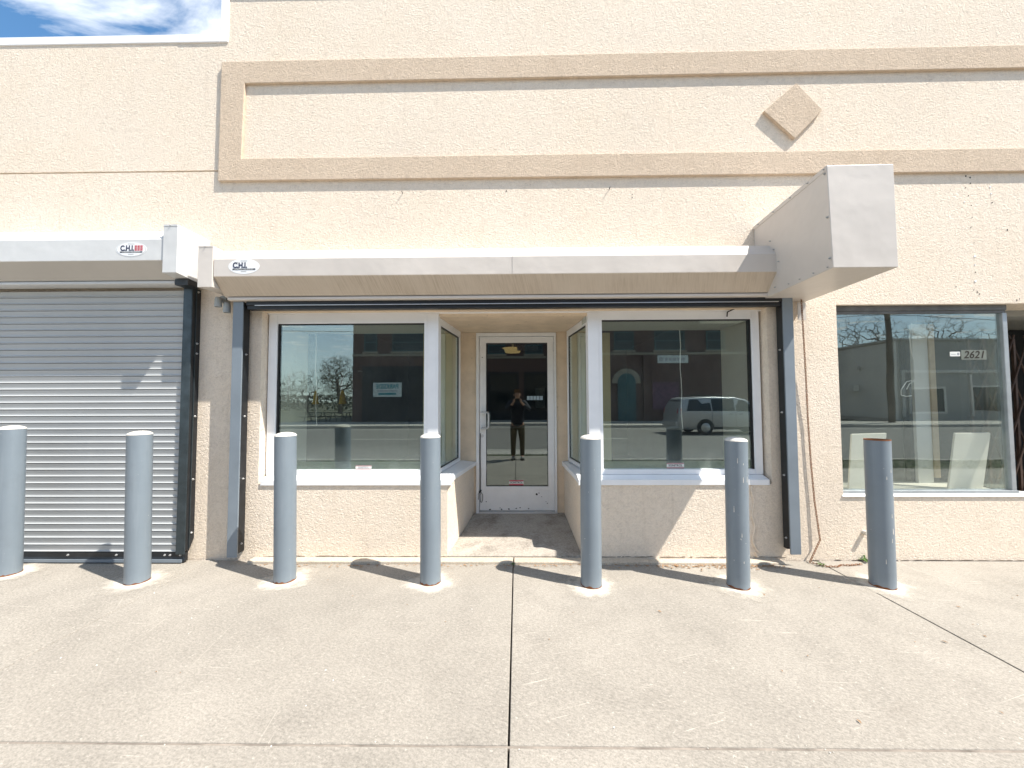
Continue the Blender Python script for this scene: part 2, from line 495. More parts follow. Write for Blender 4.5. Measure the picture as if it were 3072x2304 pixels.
# low walls under the display windows, returning along the entrance
w.prism_z([(XL, 0), (-.667, 0), (-.533, 1.05), (-.75, 1.05), (-.86, .2), (XL, .2)], -.1, .705)
w.prism_z([(.602, 0), (XR, 0), (XR, .2), (.80, .2), (.70, 1.05), (.565, 1.05)], -.1, .705)
wall = obj('wall', w, M_WALL, bld)
# lower band: tooled groove between lintel course and pier
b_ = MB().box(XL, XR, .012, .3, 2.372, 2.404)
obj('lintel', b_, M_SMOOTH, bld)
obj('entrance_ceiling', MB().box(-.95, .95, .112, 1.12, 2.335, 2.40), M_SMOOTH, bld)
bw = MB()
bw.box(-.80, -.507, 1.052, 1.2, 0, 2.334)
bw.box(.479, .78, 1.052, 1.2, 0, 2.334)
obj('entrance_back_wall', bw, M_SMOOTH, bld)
# entrance floor slab sloping up to the door, and the thin footing ledge along the wall
fl = MB().hexa([(-.664, .0, -.1), (.60, .0, -.1), (.562, 1.05, -.1), (-.53, 1.05, -.1), (-.664, .0, .035), (.60, .0, .035), (.562, 1.05, .132), (-.53, 1.05, .132)])
obj('entrance_floor', fl, M_RAMP, bld)
ft = MB()
ft.box(-2.50, -.047, -.105, -.001, -.05, .026)
ft.box(-.037, 1.2, -.105, -.001, -.05, .024)
ft.box(1.203, 2.42, -.10, -.001, -.05, .018)
obj('footing_ledge', ft, M_FOOT, bld, bevel=.008)

# raised band forming a long rectangle, and the diamond
TY = -.03
def band(pts):
    return MB().prism_y(pts, TY, -.0005)
tl, bl, tr, br = (-2.928, 4.874), (-2.932, 3.663), (12, 4.945), (12, 3.667)
il, jl, ir, jr = (-2.692, 4.651), (-2.706, 3.882), (12, 4.72), (12, 3.895)
obj('trim_band', band([tl, tr, ir, il, jl, jr, br, bl]), M_TRIM, bld, bevel=.004)
obj('diamond_panel', MB().prism_y([(2.722, 4.562), (2.961, 4.289), (2.69, 4.012), (2.402, 4.288)], -.034, -.0005), M_TRIM, bld, bevel=.003)
# parapet caps
def cap(name, x0, x1, z0, z1, dy=-.010):
    return obj(name, MB().box(x0, x1, dy, .36, z0, z1), M_CAPW, bld, bevel=.004)
cap('parapet_cap', -16, -3.36, 5.103, 5.185)
cap('parapet_cap', -3.38, -2.965, 5.100, 5.182, -.013)
obj('parapet_cap', MB().box(-2.964, -2.885, -.012, .36, 5.100, 5.560), M_CAPW, bld, bevel=.004)
cap('parapet_cap', -2.964, 16, 5.561, 5.64, -.012)
# rough holes, anchor bolts and filler spots left by an old sign
for px, py in ((1208, 580), (1828, 567)):
    p = P(px, py, 0)
    obj('anchor_bolt', MB().cyl(p + Vector((0, .01, 0)), p + Vector((0, -.03, .004)), .004, .004, 8), M_BLACK, bld)
hl = MB()
for px, py, s_ in ((1519, 573, 9), (1897, 583, 4), (1897, 592, 5), (1180, 581, 4), (1177, 613, 3), (1176, 654, 3), (1240, 577, 3), (1262, 577, 3), (1392, 573, 3), (1705, 571, 3), (2897, 529, 8), (2910, 533, 8), (2911, 550, 6), (2896, 563, 5), (2905, 587, 5), (2914, 616, 4), (2916, 652, 4), (2925, 794, 5), (2922, 727, 3), (2926, 817, 5), (2976, 608, 7), (3022, 690, 8), (2912, 683, 4), (2868, 860, 4), (2921, 870, 5), (2932, 876, 6), (2938, 882, 7), (3050, 900, 7), (3058, 897, 5), (2851, 570, 3), (1300, 1445, 2)):
    p = P(px, py, 0); r_ = s_ * .0009
    pts = [(p.x + r_ * math.cos(a) * random.uniform(.6, 1.2), p.z + r_ * math.sin(a) * random.uniform(.7, 1.3)) for a in [k * math.pi / 3.5 for k in range(7)]]
    hl.prism_y(pts, -.0028, .0)
tag(obj('old_sign_hole', hl, M_DIRT, bld), kind='stuff')
fs_ = MB()
for px, py, s_ in ((2924, 769, 12), (2926, 843, 12), (2970, 561, 9), (2973, 581, 8), (2893, 606, 7), (2925, 795, 6)):
    p = P(px, py, 0); r_ = s_ * .0009
    pts = [(p.x + r_ * math.cos(a) * random.uniform(.7, 1.2), p.z + r_ * math.sin(a) * random.uniform(.8, 1.5)) for a in [k * math.pi / 4 for k in range(8)]]
    fs_.prism_y(pts, -.0032, .0)
tag(obj('filler_spot', fs_, M_WHITE, bld), kind='stuff')
# vent stub in the low wall and caulk bead
p = P(2590, 1597, 0)
vt = obj('vent_stub', MB().cyl(p + Vector((0, .02, 0)), p + Vector((.004, -.045, .004)), .021, .021, 16), M_CAP, bld, smooth=True)
obj('bore', MB().cyl(p + Vector((.004, -.0455, .004)), p + Vector((.004, -.047, .004)), .014, .014, 12), M_DIRT, vt)
cb = MB()
for k in range(14):
    z0 = .03 + k * .047
    x0 = 2.20 + .012 * math.sin(k * 1.3) + (.03 if k < 2 else 0)
    cb.cyl((x0, -.002, z0), (2.20 + .012 * math.sin((k + 1) * 1.3), -.002, z0 + .047), .011, .011, 6)
obj('caulk_bead', cb, M_WALL, bld, smooth=True)
# cracked edge dirt along the wall base
de = MB()
x = -2.4
while x < 4.9:
    L = random.uniform(.02, .22)
    if not (-.67 < x < .6) and random.random() < .8 :
        z = .027 + random.uniform(-.002, .004) if x < 2.4 else random.uniform(-.001, .003)
        de.prism_y([(x, z), (x + L * .5, z - .001), (x + L, z + random.uniform(0, .002)), (x + L * .7, z + random.uniform(.002, .006)), (x + L * .3, z + random.uniform(.002, .005))], -.0035, -.0005)
    x += L + random.uniform(-.03, .03)
tag(obj('crack_dirt', de, simple('brown_crack_dirt', (.12, .085, .055), .95), bld), kind='stuff')

# ------------------------------------------------------------------ display windows
def display_window(side):
    if side < 0:
        gx0, gx1, zt, zb = -2.378, -.922, 2.262, .815
        fx0, fx1 = -2.470, -.885
        post = (-.884, -.775)
        sx0, sx1 = -2.456, -.628
    else:
        gx0, gx1, zt, zb = .838, 2.283, 2.280, .820
        fx0, fx1 = .804, 2.365
        post = (.694, .803)
        sx0, sx1 = .572, 2.358
    f = MB()
    f.box(fx0, gx0 - .008 if side < 0 else gx0 - .004, .088, .16, .776, 2.36)
    f.box(gx1 + (.004 if side < 0 else .008), fx1, .088, .16, .776, 2.36)
    f.box(gx0 - .008, gx1 + .008, .0885, .1595, zt + .006, 2.36)
    f.box(gx0 - .008, gx1 + .008, .0885, .1595, .776, zb + .004)
    win = obj('display_window', f, M_WHITE, bld, bevel=.003)
    gk = MB()
    for q in ((gx0 - .0079, gx0 + (.008 if side < 0 else -.004), zb, zt), (gx1 - (.008 if side > 0 else -.004), gx1 + .0079, zb, zt)):
        gk.box(q[0], q[1], .104, .15, q[2], q[3])
    gk.box(gx0 - .0079, gx1 + .0079, .106, .15, zt - .004, zt + .0059)
    obj('gasket', gk, M_GASK, win)
    obj('pane', MB().box(gx0 - .004, gx1 + .004, .118, .124, zb - .004, zt + .004), M_GLASS, win)
    obj('corner_post', MB().box(post[0], post[1], .08, .16, .752, 2.36), M_WHITE, win, bevel=.004)
    sl = MB().prism_x([(-.013, .694), (-.013, .745), (.09, .774), (.15, .774), (.15, .7055), (-.001, .7055), (-.001, .694)], sx0, sx1)
    obj('sill', sl, M_WHITE, win, bevel=.003)
    # head trim strip above the frame
    x0, x1 = (-2.478, 0.0) if side < 0 else (0.001, 2.384)
    obj('head_trim', MB().box(x0, x1, .078, .165, 2.361, 2.3715), M_WHITE, win)
    # side light along the entrance
    if side < 0:
        a, b, sa, sb = Vector((-.779, .161)), Vector((-.690, .985)), Vector((-.640, .135)), Vector((-.505, 1.05))
        out = Vector((-1, 0))
    else:
        a, b, sa, sb = Vector((.698, .161)), Vector((.602, .985)), Vector((.574, .135)), Vector((.537, 1.05))
        out = Vector((1, 0))
    def quad(p, q, off0, off1, z0, z1):
        return [(p.x + out.x * off0, p.y, z0), (q.x + out.x * off0, q.y, z0), (q.x + out.x * off1, q.y, z0), (p.x + out.x * off1, p.y, z0),
                (p.x + out.x * off0, p.y, z1), (q.x + out.x * off0, q.y, z1), (q.x + out.x * off1, q.y, z1), (p.x + out.x * off1, p.y, z1)]
    def lp(t):
        return a.lerp(b, t)
    sfm = MB()
    sfm.hexa(quad(lp(0), lp(1), 0, .05, .772, .812))
    sfm.hexa(quad(lp(0), lp(1), 0, .05, 2.262, 2.334))
    sfm.hexa(quad(lp(0), lp(.05), 0, .05, .8125, 2.2615))
    sfm.hexa(quad(lp(.95), lp(1), 0, .05, .8125, 2.2615))
    sw = obj('side_window', sfm, M_WHITE, bld, bevel=.002)
    g2 = MB()
    g2.hexa(quad(lp(.051), lp(.062), .012, .03, .8126, 2.2614))
    g2.hexa(quad(lp(.938), lp(.949), .012, .03, .8126, 2.2614))
    g2.hexa(quad(lp(.062), lp(.938), .012, .03, 2.250, 2.2614))
    g2.hexa(quad(lp(.062), lp(.938), .012, .03, .8126, .820))
    obj('gasket', g2, M_GASK, sw)
    obj('pane', MB().hexa(quad(lp(.06), lp(.94), .018, .024, .818, 2.256)), M_GLASS, sw)
    s2 = MB().hexa([(sa.x, sa.y, .7055), (sb.x, sb.y, .7055), (sb.x + out.x * .22, sb.y, .7055), (sa.x + out.x * .22, sa.y + .02, .7055),
                    (sa.x, sa.y, .748), (sb.x, sb.y, .748), (sb.x + out.x * .22, sb.y, .771), (sa.x + out.x * .22, sa.y + .02, .771)])
    obj('sill', s2, M_WHITE, sw, bevel=.003)
    # display box behind the glass
    bx0, bx1 = (gx0 - .03, gx1 + .1) if side < 0 else (gx0 - .1, gx1 + .03)
    db = MB()
    db.box(bx0, bx1, .165, .665, .70, .812)
    obj('display_ledge', db, M_CREAM, bld)
    if side < 0:
        obj('display_side_wall', MB().box(gx0 - .09, gx0 - .012, .165, .665, .8125, zt - .0005), M_CREAM, bld)
        obj('inner_pier', MB().box(-1.17, -.81, 1.08, 1.2, .5, 2.33), M_YELL, bld)
    else:
        obj('display_side_wall', MB().box(gx1 + .012, gx1 + .09, .165, .665, .8125, zt - .0005), M_CREAM, bld)
        obj('inner_pier', MB().box(.79, 1.15, 1.08, 1.2, .5, 2.33), M_YELL, bld)
    obj('display_soffit', MB().box(bx0 - .06, bx1 + (.06 if side > 0 else 0), .165, .665, zt, 2.334), M_SOFFIT, bld)
    return win
winL = display_window(-1)
winR = display_window(1)

# dark room behind
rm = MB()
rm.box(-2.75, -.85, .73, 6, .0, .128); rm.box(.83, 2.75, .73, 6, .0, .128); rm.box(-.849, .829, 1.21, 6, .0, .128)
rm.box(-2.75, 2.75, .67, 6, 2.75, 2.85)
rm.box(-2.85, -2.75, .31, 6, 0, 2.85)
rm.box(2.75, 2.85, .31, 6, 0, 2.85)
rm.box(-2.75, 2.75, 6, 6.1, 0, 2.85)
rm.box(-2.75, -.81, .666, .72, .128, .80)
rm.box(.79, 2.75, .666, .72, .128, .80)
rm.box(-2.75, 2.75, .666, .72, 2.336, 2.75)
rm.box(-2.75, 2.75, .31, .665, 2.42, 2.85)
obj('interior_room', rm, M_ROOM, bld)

# ------------------------------------------------------------------ entrance door
Y = 1.05
fr = MB()
fr.box(-.506, -.470, Y - .02, Y + .09, .125, 2.33)
fr.box(.452, .478, Y - .02, Y + .09, .125, 2.33)
fr.box(-.4699, .4519, Y - .02, Y + .09, 2.285, 2.33)
dfr = obj('door_frame', fr, M_DOORW, bld, bevel=.003)
obj('threshold', MB().box(-.4695, .4515, Y - .035, Y + .06, .12, .152), M_BOLT, dfr, bevel=.004)
lf = MB()
gx0, gx1, gz0, gz1 = -.385, .372, .449, 2.206
lf.box(-.466, gx0, Y, Y + .045, .158, 2.281)
lf.box(gx1, .449, Y, Y + .045, .158, 2.281)
lf.box(gx0, gx1, Y + .0006, Y + .0444, .158, gz0)
lf.box(gx0, gx1, Y + .0006, Y + .0444, gz1, 2.281)
door = obj('door', lf, M_DOORW, bld, bevel=.002)
gk = MB()
gk.box(gx0 + .0005, gx0 + .007, Y + .004, Y + .04, gz0 + .0005, gz1 - .0005)
gk.box(gx1 - .007, gx1 - .0005, Y + .004, Y + .04, gz0 + .0005, gz1 - .0005)
gk.box(gx0 + .007, gx1 - .007, Y + .004, Y + .04, gz0 + .0005, gz0 + .007)
gk.box(gx0 + .007, gx1 - .007, Y + .004, Y + .04, gz1 - .007, gz1 - .0005)
obj('gasket', gk, M_GASK, door)
obj('pane', MB().box(gx0 + .004, gx1 - .004, Y + .018, Y + .024, gz0 + .004, gz1 - .004), M_GLASSD, door)
obj('glazing_bead', MB().box(gx0 - .02, gx1 + .02, Y - .006, Y - .0002, gz0 - .045, gz0 - .008), M_DOORW, door, bevel=.002)
# pull handle
hp = []
for k in range(13):
    a = -math.pi / 2 + math.pi * k / 12
    pass
h0, h1 = P(1445, 1237, Y - .05), P(1445, 1285, Y - .05)
hx = P(1466, 1260, Y - .05).x
hz0, hz1 = h1.z, h0.z
pts = [(h0.x, Y, hz1), (h0.x, Y - .05, hz1), (hx - .02, Y - .062, hz1), (hx - .005, Y - .062, hz1 - .008), (hx, Y - .062, hz1 - .03), (hx, Y - .062, hz0 + .03), (hx - .005, Y - .062, hz0 + .008), (hx - .02, Y - .062, hz0), (h0.x, Y - .05, hz0), (h0.x, Y, hz0)]
obj('pull_handle', MB().tube(pts, .0125, 10), M_BOLT, door, smooth=True)
pl = P(1447, 1308, Y)
obj('lock_cylinder', MB().cyl((pl.x, Y + .002, pl.z), (pl.x, Y - .010, pl.z), .02, .018, 18), M_BOLT, door, smooth=True)
for px, py in ((1661, 1040), (1664.5, 1266), (1668, 1493)):
    q = P(px, py, Y - .012)
    obj('hinge', MB().cyl((q.x, Y - .012, q.z - .06), (q.x, Y - .012, q.z + .06), .008, .008, 10), M_BOLT, door, smooth=True)
# scuffed spots where the paint has come off
sc_ = MB()
for px, py, s_ in ((1610, 1483, 9), (1617, 1479, 5), (1459, 1505, 4), (1642, 1510, 4), (1638, 1505, 3), (1447, 1072, 5), (1470, 1529, 6), (1504, 1528, 6), (1527, 1527, 7), (1549, 1525, 5), (1586, 1526, 6), (1500, 1524, 4), (1560, 1523, 5), (1625, 1490, 3)):
    q = P(px, py, Y); r_ = s_ * .0016
    pts = [(q.x + r_ * math.cos(a) * random.uniform(.5, 1.5), q.z + r_ * math.sin(a) * random.uniform(.4, 1.1)) for a in [k * math.pi / 4 for k in range(8)]]
    sc_.prism_y(pts, Y - .001, Y)
tag(obj('paint_chip', sc_, M_DIRT, door), kind='stuff')
obj('push_bar', MB().box(gx0 - .04, gx1 + .04, Y + .060, Y + .11, 1.150, 1.195), M_WHITE, door, bevel=.004)
obj('door_closer', MB().box(.0, .265, Y + .05, Y + .12, 2.125, 2.185), M_WHITE, door, bevel=.004)

def sticker_strip(px, py, y, w_, h_, parent, mats):   # alarm company strip
    q = P(px, py, y)
    s = obj('alarm_sticker', MB().box(q.x - w_ / 2, q.x + w_ / 2, y - .0012, y - .0004, q.z - h_ / 2, q.z + h_ / 2), mats[0], parent)
    return q
M_STKW = simple('sticker_white', (.72, .72, .68), .5)
M_STKR = simple('sticker_red', (.55, .09, .12), .5)
M_STKRF = simple('sticker_faded_red', (.44, .27, .27), .5)
M_INK = simple('black_ink', (.012, .014, .03), .5)
M_INKF = simple('faded_ink', (.30, .31, .33), .5)
for px, py, y, w_, h_, par, red, ink in ((1549, 1448, Y + .018, .17, .06, door, M_STKR, M_INK), (1091, 1403, .118, .155, .042, winL, M_STKRF, M_INKF), (2026, 1397, .118, .165, .054, winR, M_STKRF, M_INK)):
    q = P(px, py, y)
    s = obj('alarm_sticker', MB().box(q.x - w_ / 2, q.x + w_ / 2, y - .0012, y - .0003, q.z - h_ / 2, q.z + h_ / 2), red, par)
    if s.parent is door or True:
        obj('sticker_panel', MB().box(q.x - w_ / 2 - .002, q.x + w_ / 2 + .002, y - .0022, y - .0013, q.z - h_ * .22, q.z + h_ * .28), M_STKW, par)
    text('lettering', 'SONITROL', h_ * .52, ink, par, (q.x, y - .0028, q.z + h_ * .03), sx=1.0, bold=.0004)
# row of small notices on the door glass
q0, q1 = P(1580, 1188, Y + .018), P(1629, 1200, Y + .018)
M_BLUES = simple('pale_blue_notice', (.30, .38, .42), .5, var=.3, vscale=60)
for k in range(5):
    w_ = (q1.x - q0.x) / 5
    obj('notice', MB().box(q0.x + w_ * k + .003, q0.x + w_ * (k + 1) - .003, Y + .0165, Y + .0175, q1.z, q0.z), M_BLUES, door)
q0, q1 = P(1606, 1164, Y + .03), P(1640, 1224, Y + .03)
obj('reflection_patch', MB().box(q0.x, q1.x - .02, Y + .026, Y + .027, q1.z, q0.z), simple('reflection_pale', (.55, .60, .56), .8, var=.1, vscale=10), door)  # pale sheet standing in for a bright rectangle reflected in the glass

# cord hanging at the lock side of the door
cord = MB()
pts = [P(1441, 1300, Y - .012), P(1440.5, 1370, Y - .014), P(1442, 1420, Y - .014), P(1441, 1472, Y - .014)]
cord.tube(pts, .005, 6)
kn = P(1441, 1474, Y - .018)
cord.cyl(kn + Vector((-.012, 0, -.012)), kn + Vector((.012, 0, .014)), .012, .009, 8)
lp_ = [kn, P(1448, 1484, Y - .02), P(1448, 1500, Y - .02), P(1445, 1507, Y - .02), P(1441, 1505, Y - .02), P(1440, 1488, Y - .02), kn]
cord.tube(lp_, .0035, 6)
cord.tube([kn, P(1435, 1482, Y - .02), P(1435, 1499, Y - .02)], .0035, 6)
tag(obj('cord', cord, M_BLACK, smooth=True), 'black knotted cord hanging down the lock edge of the white door', 'cord')

# warm ceiling lamp inside
lm = thing('ceiling_lamp', 'warm round ceiling lamp seen through the dark door glass', 'lamp', (-.06, 3.2, 2.75))
lpz = P(1538, 1053, 3.2)
lm.location = (lpz.x, 3.2, 2.75)
obj('lamp_shade', MB().lathe([(.0, lpz.z - .03 - 2.75), (.13, lpz.z - .03 - 2.75), (.16, lpz.z + .04 - 2.75), (.19, lpz.z + .05 - 2.75), (.0, lpz.z + .05 - 2.75)], 24), simple('lamp_shade', (.75, .55, .25), .6, emit=((1.0, .68, .26), .8)), lm, smooth=True)
obj('stem', MB().cyl((0, 0, lpz.z + .05 - 2.75), (0, 0, 0), .02, .02, 10), M_WHITE, lm)

# thin cords hanging inside the two display windows
M_STR = simple('white_string', (.75, .74, .70), .8)
for (xa, ya, xb, yb, lab) in ((947, 1004, 949, 1276, 'thin white cord hanging inside the left display window'), (2039, 1000, 2047, 1287, 'thin white cord hanging inside the right display window')):
    a = P(xa, ya, .60); b = P(xb, yb, .60)
    pts = [a.lerp(b, k / 8) + Vector((.006 * math.sin(k * 1.7), 0, 0)) for k in range(9)]
    pts[0] = Vector((a.x, .60, 2.27))
    tag(obj('string', MB().tube(pts, .0045, 6), M_STR, smooth=True), lab, 'cord')

# ------------------------------------------------------------------ neighbouring shop window at the right
M_ALU = simple('weathered_aluminium', (.36, .38, .39), .42, metal=.4, var=.15, vscale=8)
M_DKALU = simple('dark_weathered_frame', (.12, .12, .115), .6, var=.3, vscale=9)
f = MB()
f.box(3.0455, 4.70, .045, .13, 2.345, 2.3965)
f.box(3.0455, 4.70, .055, .13, 2.318, 2.3445)
sw = obj('shop_window', f, M_DKALU, bld, bevel=.003)
obj('bottom_rail', MB().box(3.0455, 4.70, .03, .12, .6065, .632), M_ALU, sw, bevel=.003)
obj('corner_post', MB().box(4.655, 4.70, .045, .10, .6325, 2.3175), M_ALU, sw, bevel=.004)
obj('pane', MB().box(3.046, 4.654, .070, .076, .632, 2.318), M_GLASSR, sw)
obj('sill', MB().prism_x([(-.012, .5845), (-.012, .592), (.025, .606), (.12, .606), (.12, .5845)], 3.03, 4.96), M_CAPW, sw, bevel=.002)
obj('return_pane', MB().hexa([(4.690, .101, .61), (4.696, .101, .61), (4.796, 1.2, .61), (4.790, 1.2, .61), (4.690, .101, 2.318), (4.696, .101, 2.318), (4.796, 1.2, 2.318), (4.790, 1.2, 2.318)]), M_GLASSR, sw)
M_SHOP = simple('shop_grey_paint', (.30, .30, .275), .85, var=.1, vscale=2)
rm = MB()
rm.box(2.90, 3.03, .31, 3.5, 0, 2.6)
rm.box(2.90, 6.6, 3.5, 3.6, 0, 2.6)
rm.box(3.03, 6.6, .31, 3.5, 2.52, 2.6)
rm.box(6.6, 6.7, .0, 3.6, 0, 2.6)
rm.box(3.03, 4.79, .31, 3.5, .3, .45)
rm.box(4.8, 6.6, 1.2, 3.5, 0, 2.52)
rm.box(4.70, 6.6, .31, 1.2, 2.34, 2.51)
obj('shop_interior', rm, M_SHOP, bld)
obj('shop_window_ledge', MB().box(3.046, 4.69, .121, .56, .5, .604), M_CREAM, bld)
obj('shop_white_panel', MB().box(P(2745, 1200, .5).x, P(2790, 1200, .5).x, .5, .53, .604, 2.30), simple('white_board', (.66, .67, .64), .7, var=.06, vscale=4), bld)
obj('shop_wood_stud', MB().box(P(2791, 1200, .5).x, P(2807, 1200, .5).x, .485, .535, .66, 2.30), simple('raw_wood_stud', (.48, .38, .26), .8, var=.2, vscale=9), bld)
obj('shop_partition', MB().box(3.05, 4.2, 1.8, 1.9, .45, 2.5), simple('shop_partition', (.17, .175, .165), .85, var=.1), bld)
obj('shop_dark_post', MB().box(4.50, 4.58, .60, .68, .45, 2.5), M_DKALU, bld)
# house number on the glass
q = P(2920, 1065, .068)
obj('number_strip', MB().box(q.x - .115, q.x + .125, .0678, .0692, q.z - .045, q.z + .048), simple('number_strip', (.15, .165, .14), .6), sw)
text('house_number', '2621', .10, M_DIRT, sw, (q.x + .005, .0668, q.z), sx=1.0, shear=.25, bold=.0015)
q = P(2865, 1062, .068)
obj('small_label', MB().box(q.x - .048, q.x + .048, .0675, .0692, q.z - .022, q.z + .022), M_STKW, sw)
text('label_mark', '—', .06, M_INKF, sw, (q.x - .015, .0670, q.z + .0), sx=.7)
obj('label_dot', MB().cyl((q.x + .03, .0675, q.z), (q.x + .03, .0668, q.z), .012, .012, 14), M_INKF, sw)
# two pale boards leaning inside
M_BRD = simple('pale_foam_board', (.84, .80, .70), .8, var=.06, vscale=5)
def board(px, lab):
    m = MB()
    pts = []
    for (x_, y_, d_) in px:
        pts.append(P(x_, y_, d_))
    a, b, c, d = pts                              # bottom-left, bottom-right, top-right, top-left
    off = Vector((0, .018, .004))
    m.hexa([a, b, b + off, a + off, d, c, c + off, d + off])
    return tag(obj('leaning_board', m, M_BRD, bevel=.002), lab, 'board', 'boards leaning in the shop window')
board([(2546, 1478, .20), (2645, 1478, .20), (2660, 1300, .13), (2556, 1303, .13)], 'pale board leaning inside the shop window behind the leaning grey bollard')
board([(2845, 1477, .22), (2948, 1477, .22), (2972, 1299, .14), (2866, 1300, .14)], 'pale board with ragged right edge leaning inside the shop window under the house number')
# loop of cable hanging inside
cb = MB()
cp = [(2735, 970), (2728, 1010), (2733, 1050), (2742, 1085), (2744, 1140), (2720, 1145), (2703, 1170), (2703, 1185), (2718, 1189), (2735, 1187)]
cb.tube([P(x_, y_, .3) for x_, y_ in cp], .004, 5)
cb.tube([P(2744, 1142, .3), P(2728, 1152, .3), P(2720, 1168, .3)], .004, 5)
tag(obj('hanging_cable', cb, M_STR, smooth=True), 'pale looped cable hanging inside the right shop window', 'cable')

# folding security gate in the far doorway
gate = thing('folding_gate', 'dark folding lattice security gate in the doorway at the right edge', 'gate', (5.4, .42, 0))
M_GATE = simple('gate_brown_steel', (.075, .045, .032), .6, metal=.3, var=.4, vscale=14)
for k in range(9):
    x0 = -.66 + k * .155
    obj('upright', MB().box(x0, x0 + .022, -.012, .012, .02, 2.12), M_GATE, gate)
for k in range(-1, 9):
    for j in range(5):
        z0 = .06 + j * .42
        x0 = -.66 + k * .155
        if x0 < -.67 or x0 > .6: continue
        obj('lattice_bar', MB().cyl((x0, -.022, z0), (x0 + .155 if x0 < .5 else x0, -.022, z0 + .42), .010, .010, 6), M_GATE, gate)
        obj('lattice_bar', MB().cyl((x0, .022, z0 + .42), (x0 + .155 if x0 < .5 else x0, .022, z0), .010, .010, 6), M_GATE, gate)
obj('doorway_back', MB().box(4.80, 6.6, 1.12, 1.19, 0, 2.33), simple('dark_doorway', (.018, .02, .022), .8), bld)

# ------------------------------------------------------------------ ROLLING SHUTTERS
def zat(px, py, y): return P(px, py, y).z
def hood_prof(yF, yR, yL, zr, zt, zb, zl):
    return [(-.002, zl - .012), (-.002, zr), (yR, zr), (yF, zt), (yF, zb), (yL, zl), (yL + .045, zl - .012)]
def bolts(par, pts, nrm, r=.011):
    for p in pts:
        p = Vector(p)
        obj('bolt', MB().lathe([(0, .009), (r * .6, .008), (r, .003), (r, -.002)], 10), M_BOLT, par, smooth=True)
        o = bpy.data.objects[-1] if False else None
def bolt(par, p, nrm, r=.011, mat=None):
    p = Vector(p); nrm = Vector(nrm).normalized()
    m = MB().cyl(p, p + nrm * .006, r, r * .85, 8)
    m.cyl(p + nrm * .006, p + nrm * .013, r * .55, r * .45, 6)
    return obj('bolt', m, mat or M_BOLT, par, smooth=True)

# --- right-hand shutter, rolled up over the entrance front
yF, yR, yL = -.31, -.215, -.18
zt = (zat(641, 775.6, yF) + zat(2343, 765, yF)) / 2
zb = (zat(641, 829, yF) + zat(2343, 815, yF)) / 2
zr = (zat(670, 751, yR) + zat(2330, 739, yR)) / 2
zl = (zat(680, 882, yL) + zat(2305, 882, yL)) / 2
sh = thing('rolling_shutter', 'rolled up security shutter with beige hood above the entrance and display windows', 'shutter')
hx0, hx1 = P(641, 800, yF).x, P(2343, 800, yF).x
prof = hood_prof(yF, yR, yL, zr, zt, zb, zl)
seam = P(1536, 790, yF).x
obj('hood_cover', MB().prism_x(prof, hx0, seam), M_HOOD, sh, bevel=.003)
prof2 = hood_prof(yF - .002, yR - .001, yL - .0, zr + .002, zt + .002, zb, zl)
obj('hood_cover', MB().prism_x(prof2, seam + .0006, hx1), M_HOOD, sh, bevel=.003)
n_ = Vector((0, zl - zb, -(yL - yF))).normalized() * .0025
if n_.z > 0: n_ = -n_
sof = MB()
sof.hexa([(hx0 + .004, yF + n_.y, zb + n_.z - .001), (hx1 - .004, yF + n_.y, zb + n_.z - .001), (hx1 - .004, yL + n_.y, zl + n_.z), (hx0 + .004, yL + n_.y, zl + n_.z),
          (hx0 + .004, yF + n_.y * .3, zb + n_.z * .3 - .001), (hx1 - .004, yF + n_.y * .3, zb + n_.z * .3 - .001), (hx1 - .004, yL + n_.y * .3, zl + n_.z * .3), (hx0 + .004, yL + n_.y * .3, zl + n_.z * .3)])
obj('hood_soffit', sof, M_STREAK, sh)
obj('hood_flange', MB().prism_x([(-.178, zl - .012), (-.178, zl - .034), (-.165, zl - .040), (-.142, zl - .040), (-.142, zl - .0135)], hx0 + .03, hx1 - .02), M_HOOD, sh, bevel=.003)
obj('bottom_bar', MB().prism_x([(-.135, zl - .041), (-.135, zl - .075), (-.12, zl - .08), (-.12, zl - .112), (-.055, zl - .112), (-.055, zl - .041)], P(735, 905, -.15).x, P(2358, 905, -.15).x), M_BLACK, sh, bevel=.002)
obj('bar_trim', MB().box(P(760, 910, -.16).x, P(2340, 905, -.16).x, -.142, -.1355, zl - .082, zl - .076), M_BOLT, sh)
# end bracket at the left
bx0, bx1 = P(595, 800, yF).x, P(639, 800, yF).x
bz0, bz1 = zat(620, 862, yF), zat(620, 738, yF)
br = MB().prism_x([(yF - .006, bz0), (yF - .006, bz1), (-.003, bz1), (-.003, bz0 + .01), (-.10, bz0 + .01)], bx0, bx1)
brk = obj('end_bracket', br, M_HOOD, sh, bevel=.003)
obj('bracket_lip', MB().box(bx0 + .001, bx1 - .001, yF - .008, yF - .0062, bz1 - .014, bz1 - .001), M_HOOD, brk)
bolt(brk, ((bx0 + bx1) / 2, yF - .0082, bz1 - .007), (0, -1, 0), .005)
